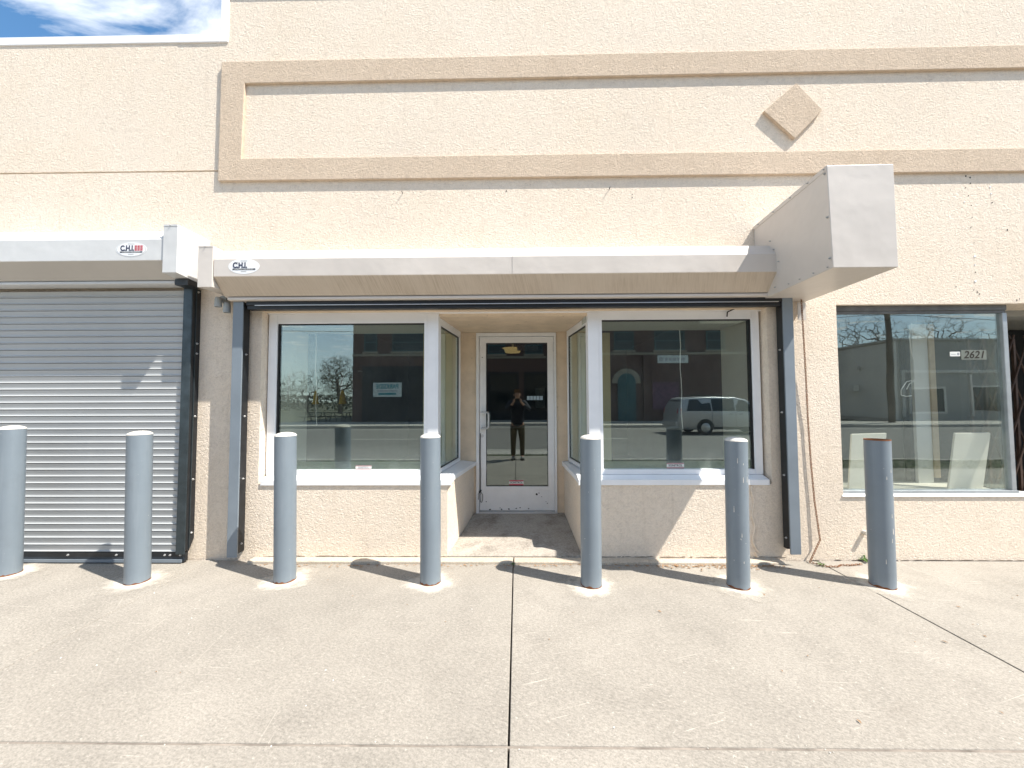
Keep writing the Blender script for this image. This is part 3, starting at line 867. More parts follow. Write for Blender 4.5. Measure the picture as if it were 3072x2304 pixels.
# motor cover at the right
yB = -.90
c = [P(1786 * 1.3888, 357 * 1.3888, yB), P(1930 * 1.3888, 354 * 1.3888, yB), P(1941 * 1.3888, 577 * 1.3888, yB), P(1800 * 1.3888, 578 * 1.3888, yB)]
mx0, mx1 = (c[0].x + c[3].x) / 2, (c[1].x + c[2].x) / 2
mz0, mz1 = (c[2].z + c[3].z) / 2, (c[0].z + c[1].z) / 2
zbk = 2.425
mc = MB().hexa([(c[3].x, yB, c[3].z), (c[2].x, yB, c[2].z), (mx1, -.003, zbk), (mx0 + .005, -.003, zbk),
                (c[0].x, yB, c[0].z), (c[1].x, yB, c[1].z), (mx1, -.003, mz1 - .05), (mx0 + .005, -.003, mz1 - .05)])
mot = obj('motor_cover', mc, M_HOOD, sh, bevel=.004)
ed = MB().hexa([(c[0].x - .003, yB + .004, c[0].z - .035), (c[0].x - .0005, yB + .004, c[0].z - .035), (mx0 + .003, -.004, mz1 - .085), (mx0 + .0005, -.004, mz1 - .085),
                (c[0].x - .003, yB + .004, c[0].z - .001), (c[0].x - .0005, yB + .004, c[0].z - .001), (mx0 + .003, -.004, mz1 - .051), (mx0 + .0005, -.004, mz1 - .051)])
obj('cover_lip', ed, M_HOOD, mot)
for t_ in (.02, .2, .42, .66, .9):
    bolt(mot, (c[0].x + (mx0 - c[0].x) * t_ - .003, yB + .9 * t_ + .005, c[0].z - .018 - .05 * t_), (-1, 0, 0), .005, M_ALU)
for t_ in (.07, .5, .9):
    bolt(mot, (c[0].x + (c[3].x - c[0].x) * t_ - .0015, yB + .02, c[0].z + (c[3].z - c[0].z) * t_), (-1, 0, 0), .0085, M_ALU)
for t_ in (.05, .2, .36, .5):
    bolt(mot, (c[3].x - .001, yB + .9 * t_, c[3].z + .018), (-1, 0, 0), .005, M_ALU)
for yy, zz in ((yF + .02, zt + .05), (yF - .035, (zt + zb) / 2), (yR - .03, zr + .03), (-.29, zl + .01)):
    bolt(mot, (mx0 - .001, yy, zz), (-1, 0, 0), .006, M_ALU)

def guide(side, par):
    if side < 0:
        x0, x1 = P(697, 1000, -.14).x, P(727, 1000, -.14).x
        inner = x1
    else:
        x0, x1 = P(2361, 1300, -.14).x, P(2392, 1300, -.14).x
        inner = x0
    zbt = .070 if side < 0 else .105
    g = obj('guide_rail', MB().box(x0, x1, -.14, -.126, zbt, zl - .042), M_GREYG, par, bevel=.002)
    if side < 0:
        bd = MB().box(x0 + .02, inner - .001, -.1255, -.045, zbt + .03, zl - .043)
        bd.box(x0 + .03, inner - .03, -.0445, -.001, .09, zl - .043)
    else:
        bd = MB().box(inner + .001, x1 - .02, -.1255, -.045, zbt + .05, zl - .043)
        bd.box(inner + .03, x1 - .03, -.0445, -.001, .12, zl - .043)
    obj('guide_channel', bd, M_BLACK, g)
    for py in ((1063, 1249, 1437, 1632) if side < 0 else (1049, 1237, 1426, 1615)):
        z = zat(740 if side < 0 else 2350, py, -.1)
        bolt(g, (inner + (-.001 if side < 0 else .001), -.085, z), (-side, 0, 0), .010)
    return g
guide(-1, sh); guide(1, sh)
obj('guide_patch', MB().box(P(2391, 930, -.04).x, P(2415, 930, -.04).x, -.05, -.045, 2.24, 2.41), M_HOOD, sh)

# --- left-hand shutter, closed
LF, LR, LL = -.355, -.26, -.21
lzt = zat(492, 717.5, LF); lzb = zat(492, 780, LF); lzr = zat(492, 693, LR); lzl = zat(540, 838, LL)
sl = thing('rolling_shutter', 'closed grey rolling shutter with grey hood at the left edge', 'shutter')
lx1 = P(492, 740, LF).x
X0 = -6.4
obj('hood_cover', MB().prism_x(hood_prof(LF, LR, LL, lzr, lzt, lzb, lzl), X0, lx1), M_HOODL, sl, bevel=.003)
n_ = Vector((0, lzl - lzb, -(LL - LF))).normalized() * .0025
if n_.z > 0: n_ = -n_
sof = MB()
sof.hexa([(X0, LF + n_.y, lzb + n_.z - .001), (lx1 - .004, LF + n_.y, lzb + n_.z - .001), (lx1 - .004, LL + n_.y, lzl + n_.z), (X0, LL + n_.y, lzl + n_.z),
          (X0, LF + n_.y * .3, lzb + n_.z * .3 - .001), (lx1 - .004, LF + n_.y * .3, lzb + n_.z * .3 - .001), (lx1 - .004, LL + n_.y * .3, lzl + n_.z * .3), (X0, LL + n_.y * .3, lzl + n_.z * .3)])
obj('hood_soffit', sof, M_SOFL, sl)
obj('hood_flange', MB().prism_x([(-.205, lzl - .012), (-.205, lzl - .035), (-.18, lzl - .042), (-.09, lzl - .042), (-.09, lzl - .0135)], X0, lx1 - .03), M_HOODL, sl, bevel=.003)
bx0, bx1 = P(492, 740, LF).x + .001, P(535, 740, LF).x
bz0, bz1 = zat(510, 819, LF), zat(510, 675, LF)
brk = obj('end_bracket', MB().prism_x([(LF - .012, bz0), (LF - .012, bz1), (-.003, bz1), (-.003, bz0 - .02), (-.16, bz0 - .02)], bx0, bx1), M_HOODL, sl, bevel=.003)
obj('bracket_lip', MB().box(bx0 + .001, bx1 - .001, LF - .0145, LF - .0122, bz1 - .016, bz1 - .001), M_HOODL, brk)
bolt(brk, ((bx0 + bx1) / 2, LF - .0147, bz1 - .008), (0, -1, 0), .005)
obj('bracket_plate', MB().box(bx0 + .01, bx1 + .004, -.25, -.131, bz0 - .075, bz0 - .0205), M_BLACK, brk)
# curtain of slats
gx0, gx1 = P(547, 1000, -.105).x, P(573, 1000, -.105).x
pitch = .0632
prof = [(y_ + .030, z_) for y_, z_ in [(-.088, .0), (-.103, .003), (-.1095, .0065), (-.1105, .0095), (-.1005, .0155), (-.0995, .018), (-.104, .038), (-.1095, .0627), (-.088, .0627)]]
slat_mesh = MB().prism_x(prof, X0 + .1, gx0 + .006).mesh('slat')
recalc(slat_mesh); slat_mesh.materials.append(M_SLAT)
slat_mesh.polygons.foreach_set('use_smooth', [True] * len(slat_mesh.polygons)); slat_mesh.set_sharp_from_angle(angle=R(50))
z = .094
while z + pitch < lzl - .02:
    o = bpy.data.objects.new('slat', slat_mesh); C.objects.link(o); o.parent = sl
    o.location = (0, random.uniform(-.0007, .0007), z)
    z += pitch
bb = obj('bottom_bar', MB().prism_x([(-.05, .012), (-.090, .012), (-.092, .018), (-.080, .05), (-.078, .0935), (-.05, .0935)], X0 + .1, P(556, 1660, -.08).x), M_BLACK, sl, bevel=.002)
obj('bar_lip', MB().box(X0 + .1, P(553, 1660, -.07).x, -.103, -.0925, .010, .036), M_GREYG, bb)
for px in (62, 205, 350, 495, 511, 542):
    q = P(px, 1650, -.08)
    bolt(bb, (q.x, -.079, .070), (0, -1, 0), .010)
# guide at its right side
g = MB()
g.prism_z([(gx0, -.105), (gx1 - .004, -.105), (gx1, -.101), (gx1, -.094), (gx0, -.094)], .085, lzl - .043)
gd = obj('guide_rail', g, M_GALV, sl, bevel=.002)
g = MB()
g.prism_x([(-.0935, .12), (-.0935, lzl - .043), (-.001, lzl - .043), (-.001, .20), (-.055, .10)], gx1 - .02, gx1 - .0005)
obj('guide_channel', g, M_BLACK, gd)
obj('guide_flange', MB().prism_x([(-.062, .125), (-.062, lzl - .043), (-.054, lzl - .043), (-.054, .12)], gx1 - .0004, gx1 + .006), M_GALV, gd)
for py in (1031, 1061, 1249, 1438, 1598, 877):
    bolt(gd, (gx1 - .0004, -.035, zat(592, py, -.035)), (1, 0, 0), .011)

# oval maker's stickers
M_OVAL = simple('oval_sticker_white', (.80, .81, .81), .4)
M_NAVY = simple('navy_ink', (.012, .016, .06), .5)
M_REDQ = simple('red_ink', (.52, .05, .07), .5)
M_TINY = simple('grey_ink', (.42, .43, .44), .5)
def oval(px, py, yf, w_, h_, par, worn):
    q = P(px, py, yf)
    def ring(k, y0, y1):
        return MB().prism_y([(q.x + w_ / 2 * k * math.cos(a), q.z + h_ / 2 * k * math.sin(a)) for a in [j * math.pi / 20 for j in range(40)]], y0, y1)
    st = obj('oval_sticker', ring(1, yf - .0012, yf - .0002), M_OVAL, par)
    if not worn:
        obj('sticker_ring', ring(.96, yf - .0016, yf - .0013), M_TINY, st)
        obj('sticker_face', ring(.93, yf - .0020, yf - .0017), M_OVAL, st)
    y = yf - .0026
    text('lettering', 'C.H.I.', h_ * .50, M_NAVY, st, (q.x - w_ * .125, y, q.z + h_ * .055), sx=.80, bold=.0026)
    if worn:
        wm = MB()
        for (a, b, c_, d_) in ((-.205, -.175, .17, .28), (-.05, -.005, .24, .30), (-.205, -.14, .22, .30)):
            wm.box(q.x + w_ * a, q.x + w_ * b, y - .0009, y - .0006, q.z + h_ * c_, q.z + h_ * d_)
        obj('worn_patch', wm, M_OVAL, st)
    else:
        rq = MB()
        for i in range(3):
            for j in range(3):
                x0 = q.x + w_ * (.115 + i * .092); z0 = q.z + h_ * (-.10 + j * .128)
                rq.box(x0, x0 + w_ * .076, y - .0004, y, z0, z0 + h_ * .095)
        obj('red_grid', rq, M_REDQ, st)
    zb_ = q.z - h_ * .19
    obj('black_bar', MB().box(q.x - w_ * .36, q.x + w_ * .37, y - .0003, y, zb_ - h_ * .042, zb_ + h_ * .042), M_INK, st)
    text('lettering', 'ROLLING STEEL DOORS', h_ * .078, M_OVAL, st, (q.x + w_ * .005, y - .0008, zb_), sx=1.45)
    tb = MB()
    tb.box(q.x - w_ * .11, q.x + w_ * .11, y - .0003, y, q.z + h_ * .345, q.z + h_ * .375)
    tb.box(q.x - w_ * .09, q.x + w_ * .09, y - .0003, y, q.z - h_ * .35, q.z - h_ * .315)
    obj('small_print', tb, M_TINY, st)
oval(394, 748, LF, .278, .134, sl, False)
oval(732, 799, yF, .283, .139, sh, True)

# ------------------------------------------------------------------ BOLLARDS
def halo_mat():
    m, t, b = newmat('bollard_mortar_patch')
    v = coords(t)
    ln = nd(t, 'ShaderNodeVectorMath', operation='LENGTH'); t.links.new(v, ln.inputs[0])
    oi_ = nd(t, 'ShaderNodeObjectInfo'); ov = nd(t, 'ShaderNodeVectorMath', operation='ADD'); t.links.new(v, ov.inputs[0]); t.links.new(oi_.outputs['Location'], ov.inputs[1])
    n = noise(t, ov.outputs[0], 7, 8, .68)
    d = math_(t, 'ADD', ln.outputs['Value'], math_(t, 'MULTIPLY', math_(t, 'SUBTRACT', n, .5), .34))
    a = ramp(t, d, .12, .26, (1, 1, 1, 1), (0, 0, 0, 1))
    g = ramp(t, noise(t, v, 120, 3, .7), .35, .65)
    t.links.new(mixc(t, g, (.47, .425, .36), (.60, .555, .485)), b.inputs['Base Color'])
    t.links.new(a, b.inputs['Alpha'])
    b.inputs['Roughness'].default_value = .9
    bump(t, b, g, .3, .003)
    return m
M_HALO = halo_mat()
BR = .084
def bollard(x, y, h, lean, label, capped=True, seed=0):
    t = thing('bollard', label, 'bollard', (x, y, 0), 'steel bollards along the storefront')
    rnd = random.Random(seed)
    body = MB().lathe([(BR, -.02), (BR, h * .25), (BR, h * .5), (BR, h * .75), (BR, h)], 40)
    if not capped:
        body.lathe([(BR, h), (BR - .007, h), (BR - .007, h - .12), (0, h - .13)], 40)
    post = obj('post', body, M_GREY, t, smooth=True)
    post.rotation_euler = (0, lean, 0)
    if capped:
        pr = [(BR + .001, h - .002)] + [(BR * math.cos(a), h + .030 * math.sin(a)) for a in [k * math.pi / 14 for k in range(0, 7)]] + [(0, h + .030)]
        cp_ = obj('concrete_cap', MB().lathe(pr, 40), M_CAP, t, smooth=True)
    else:
        cp_ = obj('rusty_rim', MB().lathe([(BR + .0008, h - .006), (BR + .0008, h + .0012), (BR - .008, h + .0012), (BR - .008, h - .05)], 40), M_RUST, t, smooth=True)
    cp_.rotation_euler = (0, lean, 0)
    rr = MB()
    n = 40
    pts0 = []; 
    for i in range(n):
        a = 2 * math.pi * i / n
        hh = .008 + .026 * abs(mnoise.noise((math.cos(a) * 2 + seed, math.sin(a) * 2, seed * 3.1)))
        pts0.append(((BR + .0012) * math.cos(a), (BR + .0012) * math.sin(a), hh))
    vs_ = [(p[0], p[1], -.01) for p in pts0] + pts0
    rr.add(vs_, [(i, (i + 1) % n, (i + 1) % n + n, i + n) for i in range(n)])
    obj('rust_ring', rr, M_RUST, t)
    # mortar patch round the foot
    pm = MB()
    rings = [(.0, 0), (.12, .0), (.22, 0), (.33, 0)]
    vs_ = []; fs = []
    for k, (r_, _) in enumerate(rings[1:]):
        for i in range(28):
            a = 2 * math.pi * i / 28
            rr_ = r_ * (1 + .15 * mnoise.noise((math.cos(a) + seed, math.sin(a), k)))
            vs_.append((rr_ * math.cos(a), rr_ * .9 * math.sin(a), .0035 - k * .0004))
    fs.append(tuple(range(28)))
    for k in range(2):
        for i in range(28):
            j = (i + 1) % 28
            fs.append((k * 28 + i, k * 28 + j, (k + 1) * 28 + j, (k + 1) * 28 + i))
    pm.add(vs_, fs)
    obj('mortar_patch', pm, M_HALO, t)
    # paint chips
    if seed in (5, 6):
        ch = MB()
        for k in range(7):
            a = -math.pi / 2 + rnd.uniform(-.8, .6); zz = rnd.uniform(.2, h - .1); hh = rnd.uniform(.008, .05)
            r_ = BR + .0008
            ch.add([(r_ * math.cos(a - .03), r_ * math.sin(a - .03), zz), (r_ * math.cos(a + .03), r_ * math.sin(a + .03), zz), (r_ * math.cos(a + .015), r_ * math.sin(a + .015), zz + hh), (r_ * math.cos(a - .015), r_ * math.sin(a - .015), zz + hh)], [(0, 1, 2, 3)])
        c_ = tag(obj('paint_chip', ch, M_CAP, t), kind='stuff'); c_.rotation_euler = (0, lean, 0)
    return t
BOL = [(-4.46, -.315, 1.262, -.02, 'grey steel bollard cut off by the left edge of the picture', True),
       (-3.180, -.445, 1.222, -.020, 'grey capped bollard in front of the closed rolling shutter', True),
       (-1.955, -.417, 1.205, -.016, 'grey capped bollard before the left edge of the left display window', True),
       (-.725, -.442, 1.192, -.006, 'grey capped bollard just left of the entrance door', True),
       (.593, -.485, 1.182, .006, 'grey capped bollard just right of the entrance door', True),
       (1.769, -.50, 1.163, .010, 'grey capped bollard with long white paint chips before the right display window', True),
       (2.925, -.487, 1.168, .004, 'open topped grey bollard without a cap, rightmost of the row', False)]
for k, (x, y, h, ln_, lab, cp_) in enumerate(BOL):
    bollard(x, y, h, ln_, lab, cp_, k)

# ------------------------------------------------------------------ SMALL THINGS ON AND AT THE WALL
# chain from the motor cover down to the pavement
def chain(pts, r=.0062):
    m = MB()
    total = []
    for a, b in zip(pts[:-1], pts[1:]):
        a = Vector(a); b = Vector(b)
        n = max(1, int((b - a).length / .021))
        for k in range(n):
            total.append(a.lerp(b, k / n))
    total.append(Vector(pts[-1]))
    for i, (a, b) in enumerate(zip(total[:-1], total[1:])):
        d = (b - a); L = d.length
        if L < 1e-4: continue
        d.normalize()
        u = d.orthogonal().normalized()
        u.rotate(Matrix.Rotation(i % 2 * math.pi / 2 + .5, 3, d))
        e = .006
        p0, p1 = a - d * e, b + d * e
        q = [p0, p0 + u * r + d * .006, p1 + u * r - d * .006, p1, p1 - u * r - d * .006, p0 - u * r + d * .006, p0]
        m.tube(q, .0024, 4)
    return m
cp = [P(2403, 872, -.10), P(2410, 1000, -.06), P(2417, 1120, -.035), P(2424, 1265, -.02), P(2432, 1380, -.02), P(2443, 1500, -.02), P(2460, 1620, -.03), Vector((2.66, -.07, .012)), Vector((2.75, -.15, .008)), Vector((2.84, -.155, .008)), Vector((2.90, -.12, .008)), Vector((2.97, -.125, .008)), Vector((3.10, -.10, .008))]
cp[0].z = 2.43
tag(obj('chain', chain(cp), M_CHAIN), 'rusty thin chain hanging from the motor cover down to the pavement', 'chain')

# small twin spotlight under the left end of the hood
lt = thing('spotlight', 'small grey twin spotlight under the left end of the beige hood', 'spotlight', (0, 0, 0))
M_SPOT = simple('grey_spot_housing', (.34, .36, .36), .5, var=.1, vscale=20)
a0 = P(655, 905, -.10); a1 = P(681, 922, -.09); bs = P(668, 898, -.05)
bs_o = obj('base_plate', MB().cyl(bs + Vector((0, .06, .0)), bs + Vector((0, .0, 0)), .04, .036, 16), M_SPOT, lt, smooth=True)
for a in (a0, a1):
    h_ = obj('lamp_head', MB().lathe([(.0, .045), (.022, .042), (.029, .02), (.031, -.05), (.026, -.05), (.024, -.03), (0, -.028)], 18), M_SPOT, lt, smooth=True, loc=a)
    obj('arm', MB().cyl(bs, a + Vector((0, .01, .03)), .010, .010, 8), M_SPOT, lt, smooth=True)
# dark strap of paint above the window corner
tw = MB().tube([P(2181, 950, .07), P(2182, 936, .06), P(2204, 926, .05)], .006, 6)
tag(obj('twig', tw, M_DIRT, smooth=True), 'bent dark wire stub above the right display window', 'wire')

# dry leaf litter and weeds along the wall base
M_LEAF = simple('dry_leaf', (.36, .22, .12), .85, var=.4, vscale=40)
lv = MB()
rnd = random.Random(3)
def leaf(x, y, z, s_, ang):
    c_, s1 = math.cos(ang) * s_, math.sin(ang) * s_
    t_ = rnd.uniform(-.3, .3)
    lv.add([(x - c_, y - s1, z), (x + s1 * .4, y - c_ * .4, z + s_ * .25 + .001), (x + c_, y + s1, z + abs(t_) * s_ * .5), (x - s1 * .4, y + c_ * .4, z + s_ * .15 + .001)], [(0, 1, 2, 3)])
for k in range(420):
    x = rnd.choice([rnd.uniform(1.25, 2.4), rnd.uniform(1.6, 2.3), rnd.uniform(-2.4, .6), rnd.uniform(.6, 2.4)])
    y = -.11 - abs(rnd.gauss(0, .035))
    leaf(x, y, .003, rnd.uniform(.006, .018), rnd.uniform(0, 6.28))
for k in range(26):
    leaf(rnd.uniform(-2.2, 4.5), rnd.uniform(-2.6, -.4), .003, rnd.uniform(.006, .016), rnd.uniform(0, 6.28))
for k in range(10):
    leaf(rnd.uniform(1.4, 4.2), rnd.uniform(-1.6, -.5), .003, rnd.uniform(.008, .018), rnd.uniform(0, 6.28))
tag(obj('leaf_litter', lv, M_LEAF), 'brown dry leaf litter along the wall base', 'leaves', kind='stuff')
# pebbles and crumbs
pb = MB()
for k in range(60):
    x, y, s_ = rnd.uniform(-3, 3.8), rnd.choice([rnd.uniform(-2.0, -.2), rnd.uniform(-2.4, -.1), -1.95 + rnd.uniform(-.02, .02)]), rnd.uniform(.002, .006)
    pb.add([(x - s_, y, .001), (x, y - s_, .001), (x + s_, y, .001), (x, y + s_, .001), (x, y, .001 + s_)], [(0, 1, 4), (1, 2, 4), (2, 3, 4), (3, 0, 4)])
tag(obj('pebbles', pb, M_CAP), 'small pale pebbles scattered on the sidewalk', 'pebbles', kind='stuff')
M_WEED = simple('weed_green', (.09, .17, .035), .7, var=.3, vscale=30)
def weed(x, y, n, s_, label):
    m = MB()
    for k in range(n):
        a = rnd.uniform(0, 6.28); L = s_ * rnd.uniform(.5, 1.2); up = rnd.uniform(.2, .9) * L
        c_, d_ = math.cos(a), math.sin(a)
        b0 = Vector((c_ * .004, d_ * .004, 0)); m1 = Vector((c_ * L * .5, d_ * L * .5, up)); e_ = Vector((c_ * L, d_ * L, up * .75))
        s1 = Vector((-d_, c_, 0)) * s_ * .16
        m.add([b0, m1 - s1, e_, m1 + s1], [(0, 1, 2, 3)])
    return tag(obj('weed', m, M_WEED, loc=(x, y, .002)), label, 'weed')
weed(3.19, -.035, 22, .05, 'green weed tuft at the wall base beside the open topped bollard')
weed(2.72, -.13, 10, .04, 'small green weed in the joint beside the chain')
weed(-.05, -.115, 12, .025, 'tiny weed in the joint before the entrance step')

# ================================================================== ACROSS THE STREET (seen mirrored in the glass)
def brick_mat():
    m, t, b = newmat('old_red_brick')
    v = coords(t)
    sp_ = nd(t, 'ShaderNodeSeparateXYZ'); t.links.new(v, sp_.inputs[0])
    cb_ = nd(t, 'ShaderNodeCombineXYZ'); t.links.new(math_(t, 'ADD', sp_.outputs[0], sp_.outputs[1]), cb_.inputs[0]); t.links.new(sp_.outputs[2], cb_.inputs[1])
    br_ = nd(t, 'ShaderNodeTexBrick'); br_.inputs['Scale'].default_value = 1.0
    br_.inputs['Brick Width'].default_value = .215; br_.inputs['Row Height'].default_value = .075; br_.inputs['Mortar Size'].default_value = .008
    br_.inputs['Color1'].default_value = (.13, .06, .045, 1); br_.inputs['Color2'].default_value = (.085, .042, .036, 1); br_.inputs['Mortar'].default_value = (.15, .135, .125, 1)
    t.links.new(cb_.outputs[0], br_.inputs['Vector'])
    col = mixc(t, ramp(t, noise(t, v, .5, 5, .6), .3, .7), br_.outputs['Color'], (.10, .06, .05), 'MIX')
    t.links.new(col, b.inputs['Base Color']); b.inputs['Roughness'].default_value = .9
    return m
M_BRICK = brick_mat()
M_STONE = simple('pale_stone_trim', (.28, .25, .2), .85, var=.15, vscale=3)
M_TEAL = simple('dark_teal_paint', (.03, .10, .11), .5, var=.2, vscale=3)
M_DARKW = simple('dark_glass', (.015, .02, .022), .08)
M_PLANK = simple('black_plank_wall', (.02, .022, .025), .7, var=.5, vscale=6)
FY = -23.0
bb_ = thing('brick_building', 'dark brick building with pale stone arch, mirrored in the storefront glass', 'building', (0, FY, 0))
obj('wall', MB().box(-11.6, 16.9, -14, 0, -.2, 9.6), M_BRICK, bb_)
obj('cornice', MB().box(-11.7, 17.0, -14.1, .18, 9.605, 9.95), M_STONE, bb_)
obj('stone_course', MB().box(-11.62, 16.92, -.02, .06, 4.62, 4.78), M_STONE, bb_)
def bwin(x0, x1, z0, z1):
    f_ = MB(); t_ = .07
    f_.box(x0, x0 + t_, .002, .05, z0, z1); f_.box(x1 - t_, x1, .002, .05, z0, z1)
    f_.box(x0 + t_, x1 - t_, .002, .049, z1 - t_, z1); f_.box(x0 + t_, x1 - t_, .002, .049, z0, z0 + t_)
    f_.box(x0 + t_, x1 - t_, .002, .047, (z0 + z1) / 2 - .03, (z0 + z1) / 2 + .03)
    w_ = obj('window', f_, M_TEAL, bb_)
    obj('pane', MB().box(x0 + t_, x1 - t_, .001, .02, z0 + t_, z1 - t_), M_DARKW, w_)
    obj('sill', MB().box(x0 - .1, x1 + .1, .0, .12, z0 - .14, z0 - .002), M_STONE, w_)
for x0, x1 in ((-10.8, -9.9), (-8.8, -6.5), (-5.2, -3.9), (-2.2, -.9), (.6, 1.9), (3.4, 4.7), (6.8, 8.15), (9.6, 11.7), (13.2, 14.5)):
    bwin(x0, x1, 4.95, 6.25)
obj('dark_planked_front', MB().box(-10.9, -6.3, .002, .06, .02, 3.9), M_PLANK, bb_)
for x0, x1 in ((-4.9, -2.6), (-2.2, .1), (.5, 2.8)):
    f_ = MB(); f_.box(x0, x1, .002, .06, .02, .7); f_.box(x0, x0 + .12, .002, .06, .7, 3.6); f_.box(x1 - .12, x1, .002, .06, .7, 3.6); f_.box(x0 + .12, x1 - .12, .002, .06, 3.45, 3.6)
    s_ = obj('shop_front', f_, M_PLANK, bb_)
    obj('pane', MB().box(x0 + .12, x1 - .12, .002, .03, .7, 3.45), M_DARKW, s_)
# arched doorway with stone surround
def arch(x, r, z0, zs, y0, y1, n=16):
    pts = [(x - r, z0)] + [(x + r, z0)] + [(x + r * math.cos(a), zs + r * math.sin(a)) for a in [k * math.pi / n for k in range(n + 1)]]
    return MB().prism_y(pts, y0, y1)
ar = obj('stone_arch', arch(7.6, 1.0, 2.62, 2.66, .001, .12), M_STONE, bb_)
obj('arched_door', arch(7.6, .62, .02, 2.70, .06, .14), M_TEAL, bb_)
obj('pilaster', MB().box(8.75, 9.15, .001, .16, .02, 4.6), M_BRICK, bb_)
obj('mural_panel', MB().box(9.4, 11.2, .002, .06, .8, 2.7), simple('faded_mauve_panel', (.16, .09, .13), .8, var=.5, vscale=5), bb_)
# wall lamp arm
obj('wall_lamp', MB().cyl((-10.9, .0, 3.55), (-10.9, .5, 3.55), .025, .025, 8).lathe([(0, .05), (.10, .03), (.11, -.05), (0, -.05)], 12, (-10.9, .5, 3.55)), M_STONE, bb_)
# signs
sg = thing('wall_sign', 'white sign with teal lettering on the dark plank wall, mirrored in the left window', 'sign', (-9.1, FY + .07, 2.25))
M_SGW = simple('sign_white', (.62, .66, .64), .6)
M_SGT = simple('sign_teal', (.02, .25, .28), .6)
obj('board', MB().box(-1.0, 1.0, 0, .05, -.5, .5), M_SGW, sg)
text('lettering', 'PARKSIDE', .44, M_SGT, sg, (0, .056, .22), rz=math.pi, sx=.82, bold=.012, depth=.002)
obj('small_print', MB().box(-.72, .72, .0505, .056, -.12, -.04), M_TINY, sg)
obj('teal_strip', MB().box(-.62, .62, .0505, .056, -.36, -.22), M_SGT, sg)
s2 = thing('wall_sign', 'narrow pale sign high on the brick wall, mirrored in the right window', 'sign', (10.85, FY + .002, 4.3))
obj('board', MB().box(-1.05, 1.05, 0, .06, -.27, .27), M_SGW, s2)
obj('emblem', MB().cyl((-.82, .061, 0), (-.82, .068, 0), .16, .16, 18), M_TINY, s2)
for k, (a, b) in enumerate(((-.55, -.35), (-.28, -.1), (-.02, .2), (.28, .45), (.52, .85))):
    obj('print_mark', MB().box(a, b, .061, .066, -.10, .10), M_TINY, s2)

# --- clapboard house to the right
M_SIDE = simple('pale_clapboard', (.74, .71, .65), .75, var=.1, vscale=1)
M_FASC = simple('grey_fascia', (.45, .43, .39), .8, var=.1, vscale=1)
hs = thing('clapboard_house', 'low pale clapboard shop building, mirrored in the right shop window', 'building', (27, -24, 0))
obj('wall', MB().box(.02, 15, -9, 0, -.2, 5.6), M_FASC, hs)
cl0 = obj('clapboard', MB().prism_y([(.019, .1), (.019, .278), (-.005, .278), (-.03, .1)], -9, -.001), M_SIDE, hs)
for k in range(1, 30):
    cl = obj('clapboard', cl0.data, None, hs, loc=(0, 0, k * .18))
obj('corner_board', MB().box(-.04, .14, .0005, .03, 0, 5.6), M_SIDE, hs)
obj('roof_edge', MB().box(-.15, 15.1, -9.1, .12, 5.605, 5.75), M_FASC, hs)
obj('shop_band', MB().box(.4, 11, .001, .08, 3.3, 3.5), M_SIDE, hs)
obj('shop_band', MB().box(.4, .62, .001, .08, .2, 3.29), M_SIDE, hs)
f_ = MB(); f_.box(.9, 1.05, .001, .07, .4, 2.3); f_.box(3.3, 3.45, .001, .07, .4, 2.3); f_.box(1.05, 3.3, .001, .07, 2.16, 2.3); f_.box(1.05, 3.3, .001, .07, .4, .54)
wf = obj('window', f_, M_SIDE, hs)
obj('pane', MB().box(1.05, 3.3, .001, .03, .54, 2.16), M_DARKW, wf)
f_ = MB(); f_.box(5.2, 5.32, .001, .07, .2, 3.2); f_.box(7.6, 7.72, .001, .07, .2, 3.2); f_.box(5.32, 7.6, .001, .07, 2.3, 2.42)
wf = obj('window', f_, M_SIDE, hs)
obj('pane', MB().box(5.32, 7.6, .001, .03, .6, 2.3), M_DARKW, wf)
ac = obj('air_conditioner', MB().box(-.45, -.031, -3.6, -2.9, 2.1, 2.6), M_SIDE, hs)
obj('wall_vent', MB().cyl((-.031, -2.7, 3.9), (-.12, -2.7, 3.9), .16, .16, 12), M_FASC, hs)

# --- utility pole and wires
M_POLE = simple('pole_wood', (.10, .075, .05), .9, var=.3, vscale=4)
M_WIRE = simple('black_wire', (.012, .012, .012), .6)
up = thing('utility_pole', 'wooden utility pole at the far kerb, mirrored in the right shop window', 'pole', (23.4, -20.6, 0))
obj('pole', MB().cyl((0, 0, -.1), (0, 0, 11), .19, .13, 14), M_POLE, up, smooth=True)
obj('crossarm', MB().box(-1.2, 1.2, -.06, .06, 9.9, 10.05), M_POLE, up)
for z_, y_, lab in ((9.95, -20.6, 'highest black wire strung along the far side of the street'), (7.6, -20.5, 'middle black wire strung along the far side of the street'), (6.8, -20.5, 'lowest black wire strung along the far side of the street')):
    m_ = MB()
    for a, b in ((-34, 23.4), (23.4, 75)):
        pts = [Vector((a + (b - a) * k / 16, y_, z_ - .9 * (1 - (2 * k / 16 - 1) ** 2))) for k in range(17)]
        m_.tube(pts, .02, 4)
    tag(obj('overhead_wire', m_, M_WIRE), lab, 'wire', 'overhead wires')

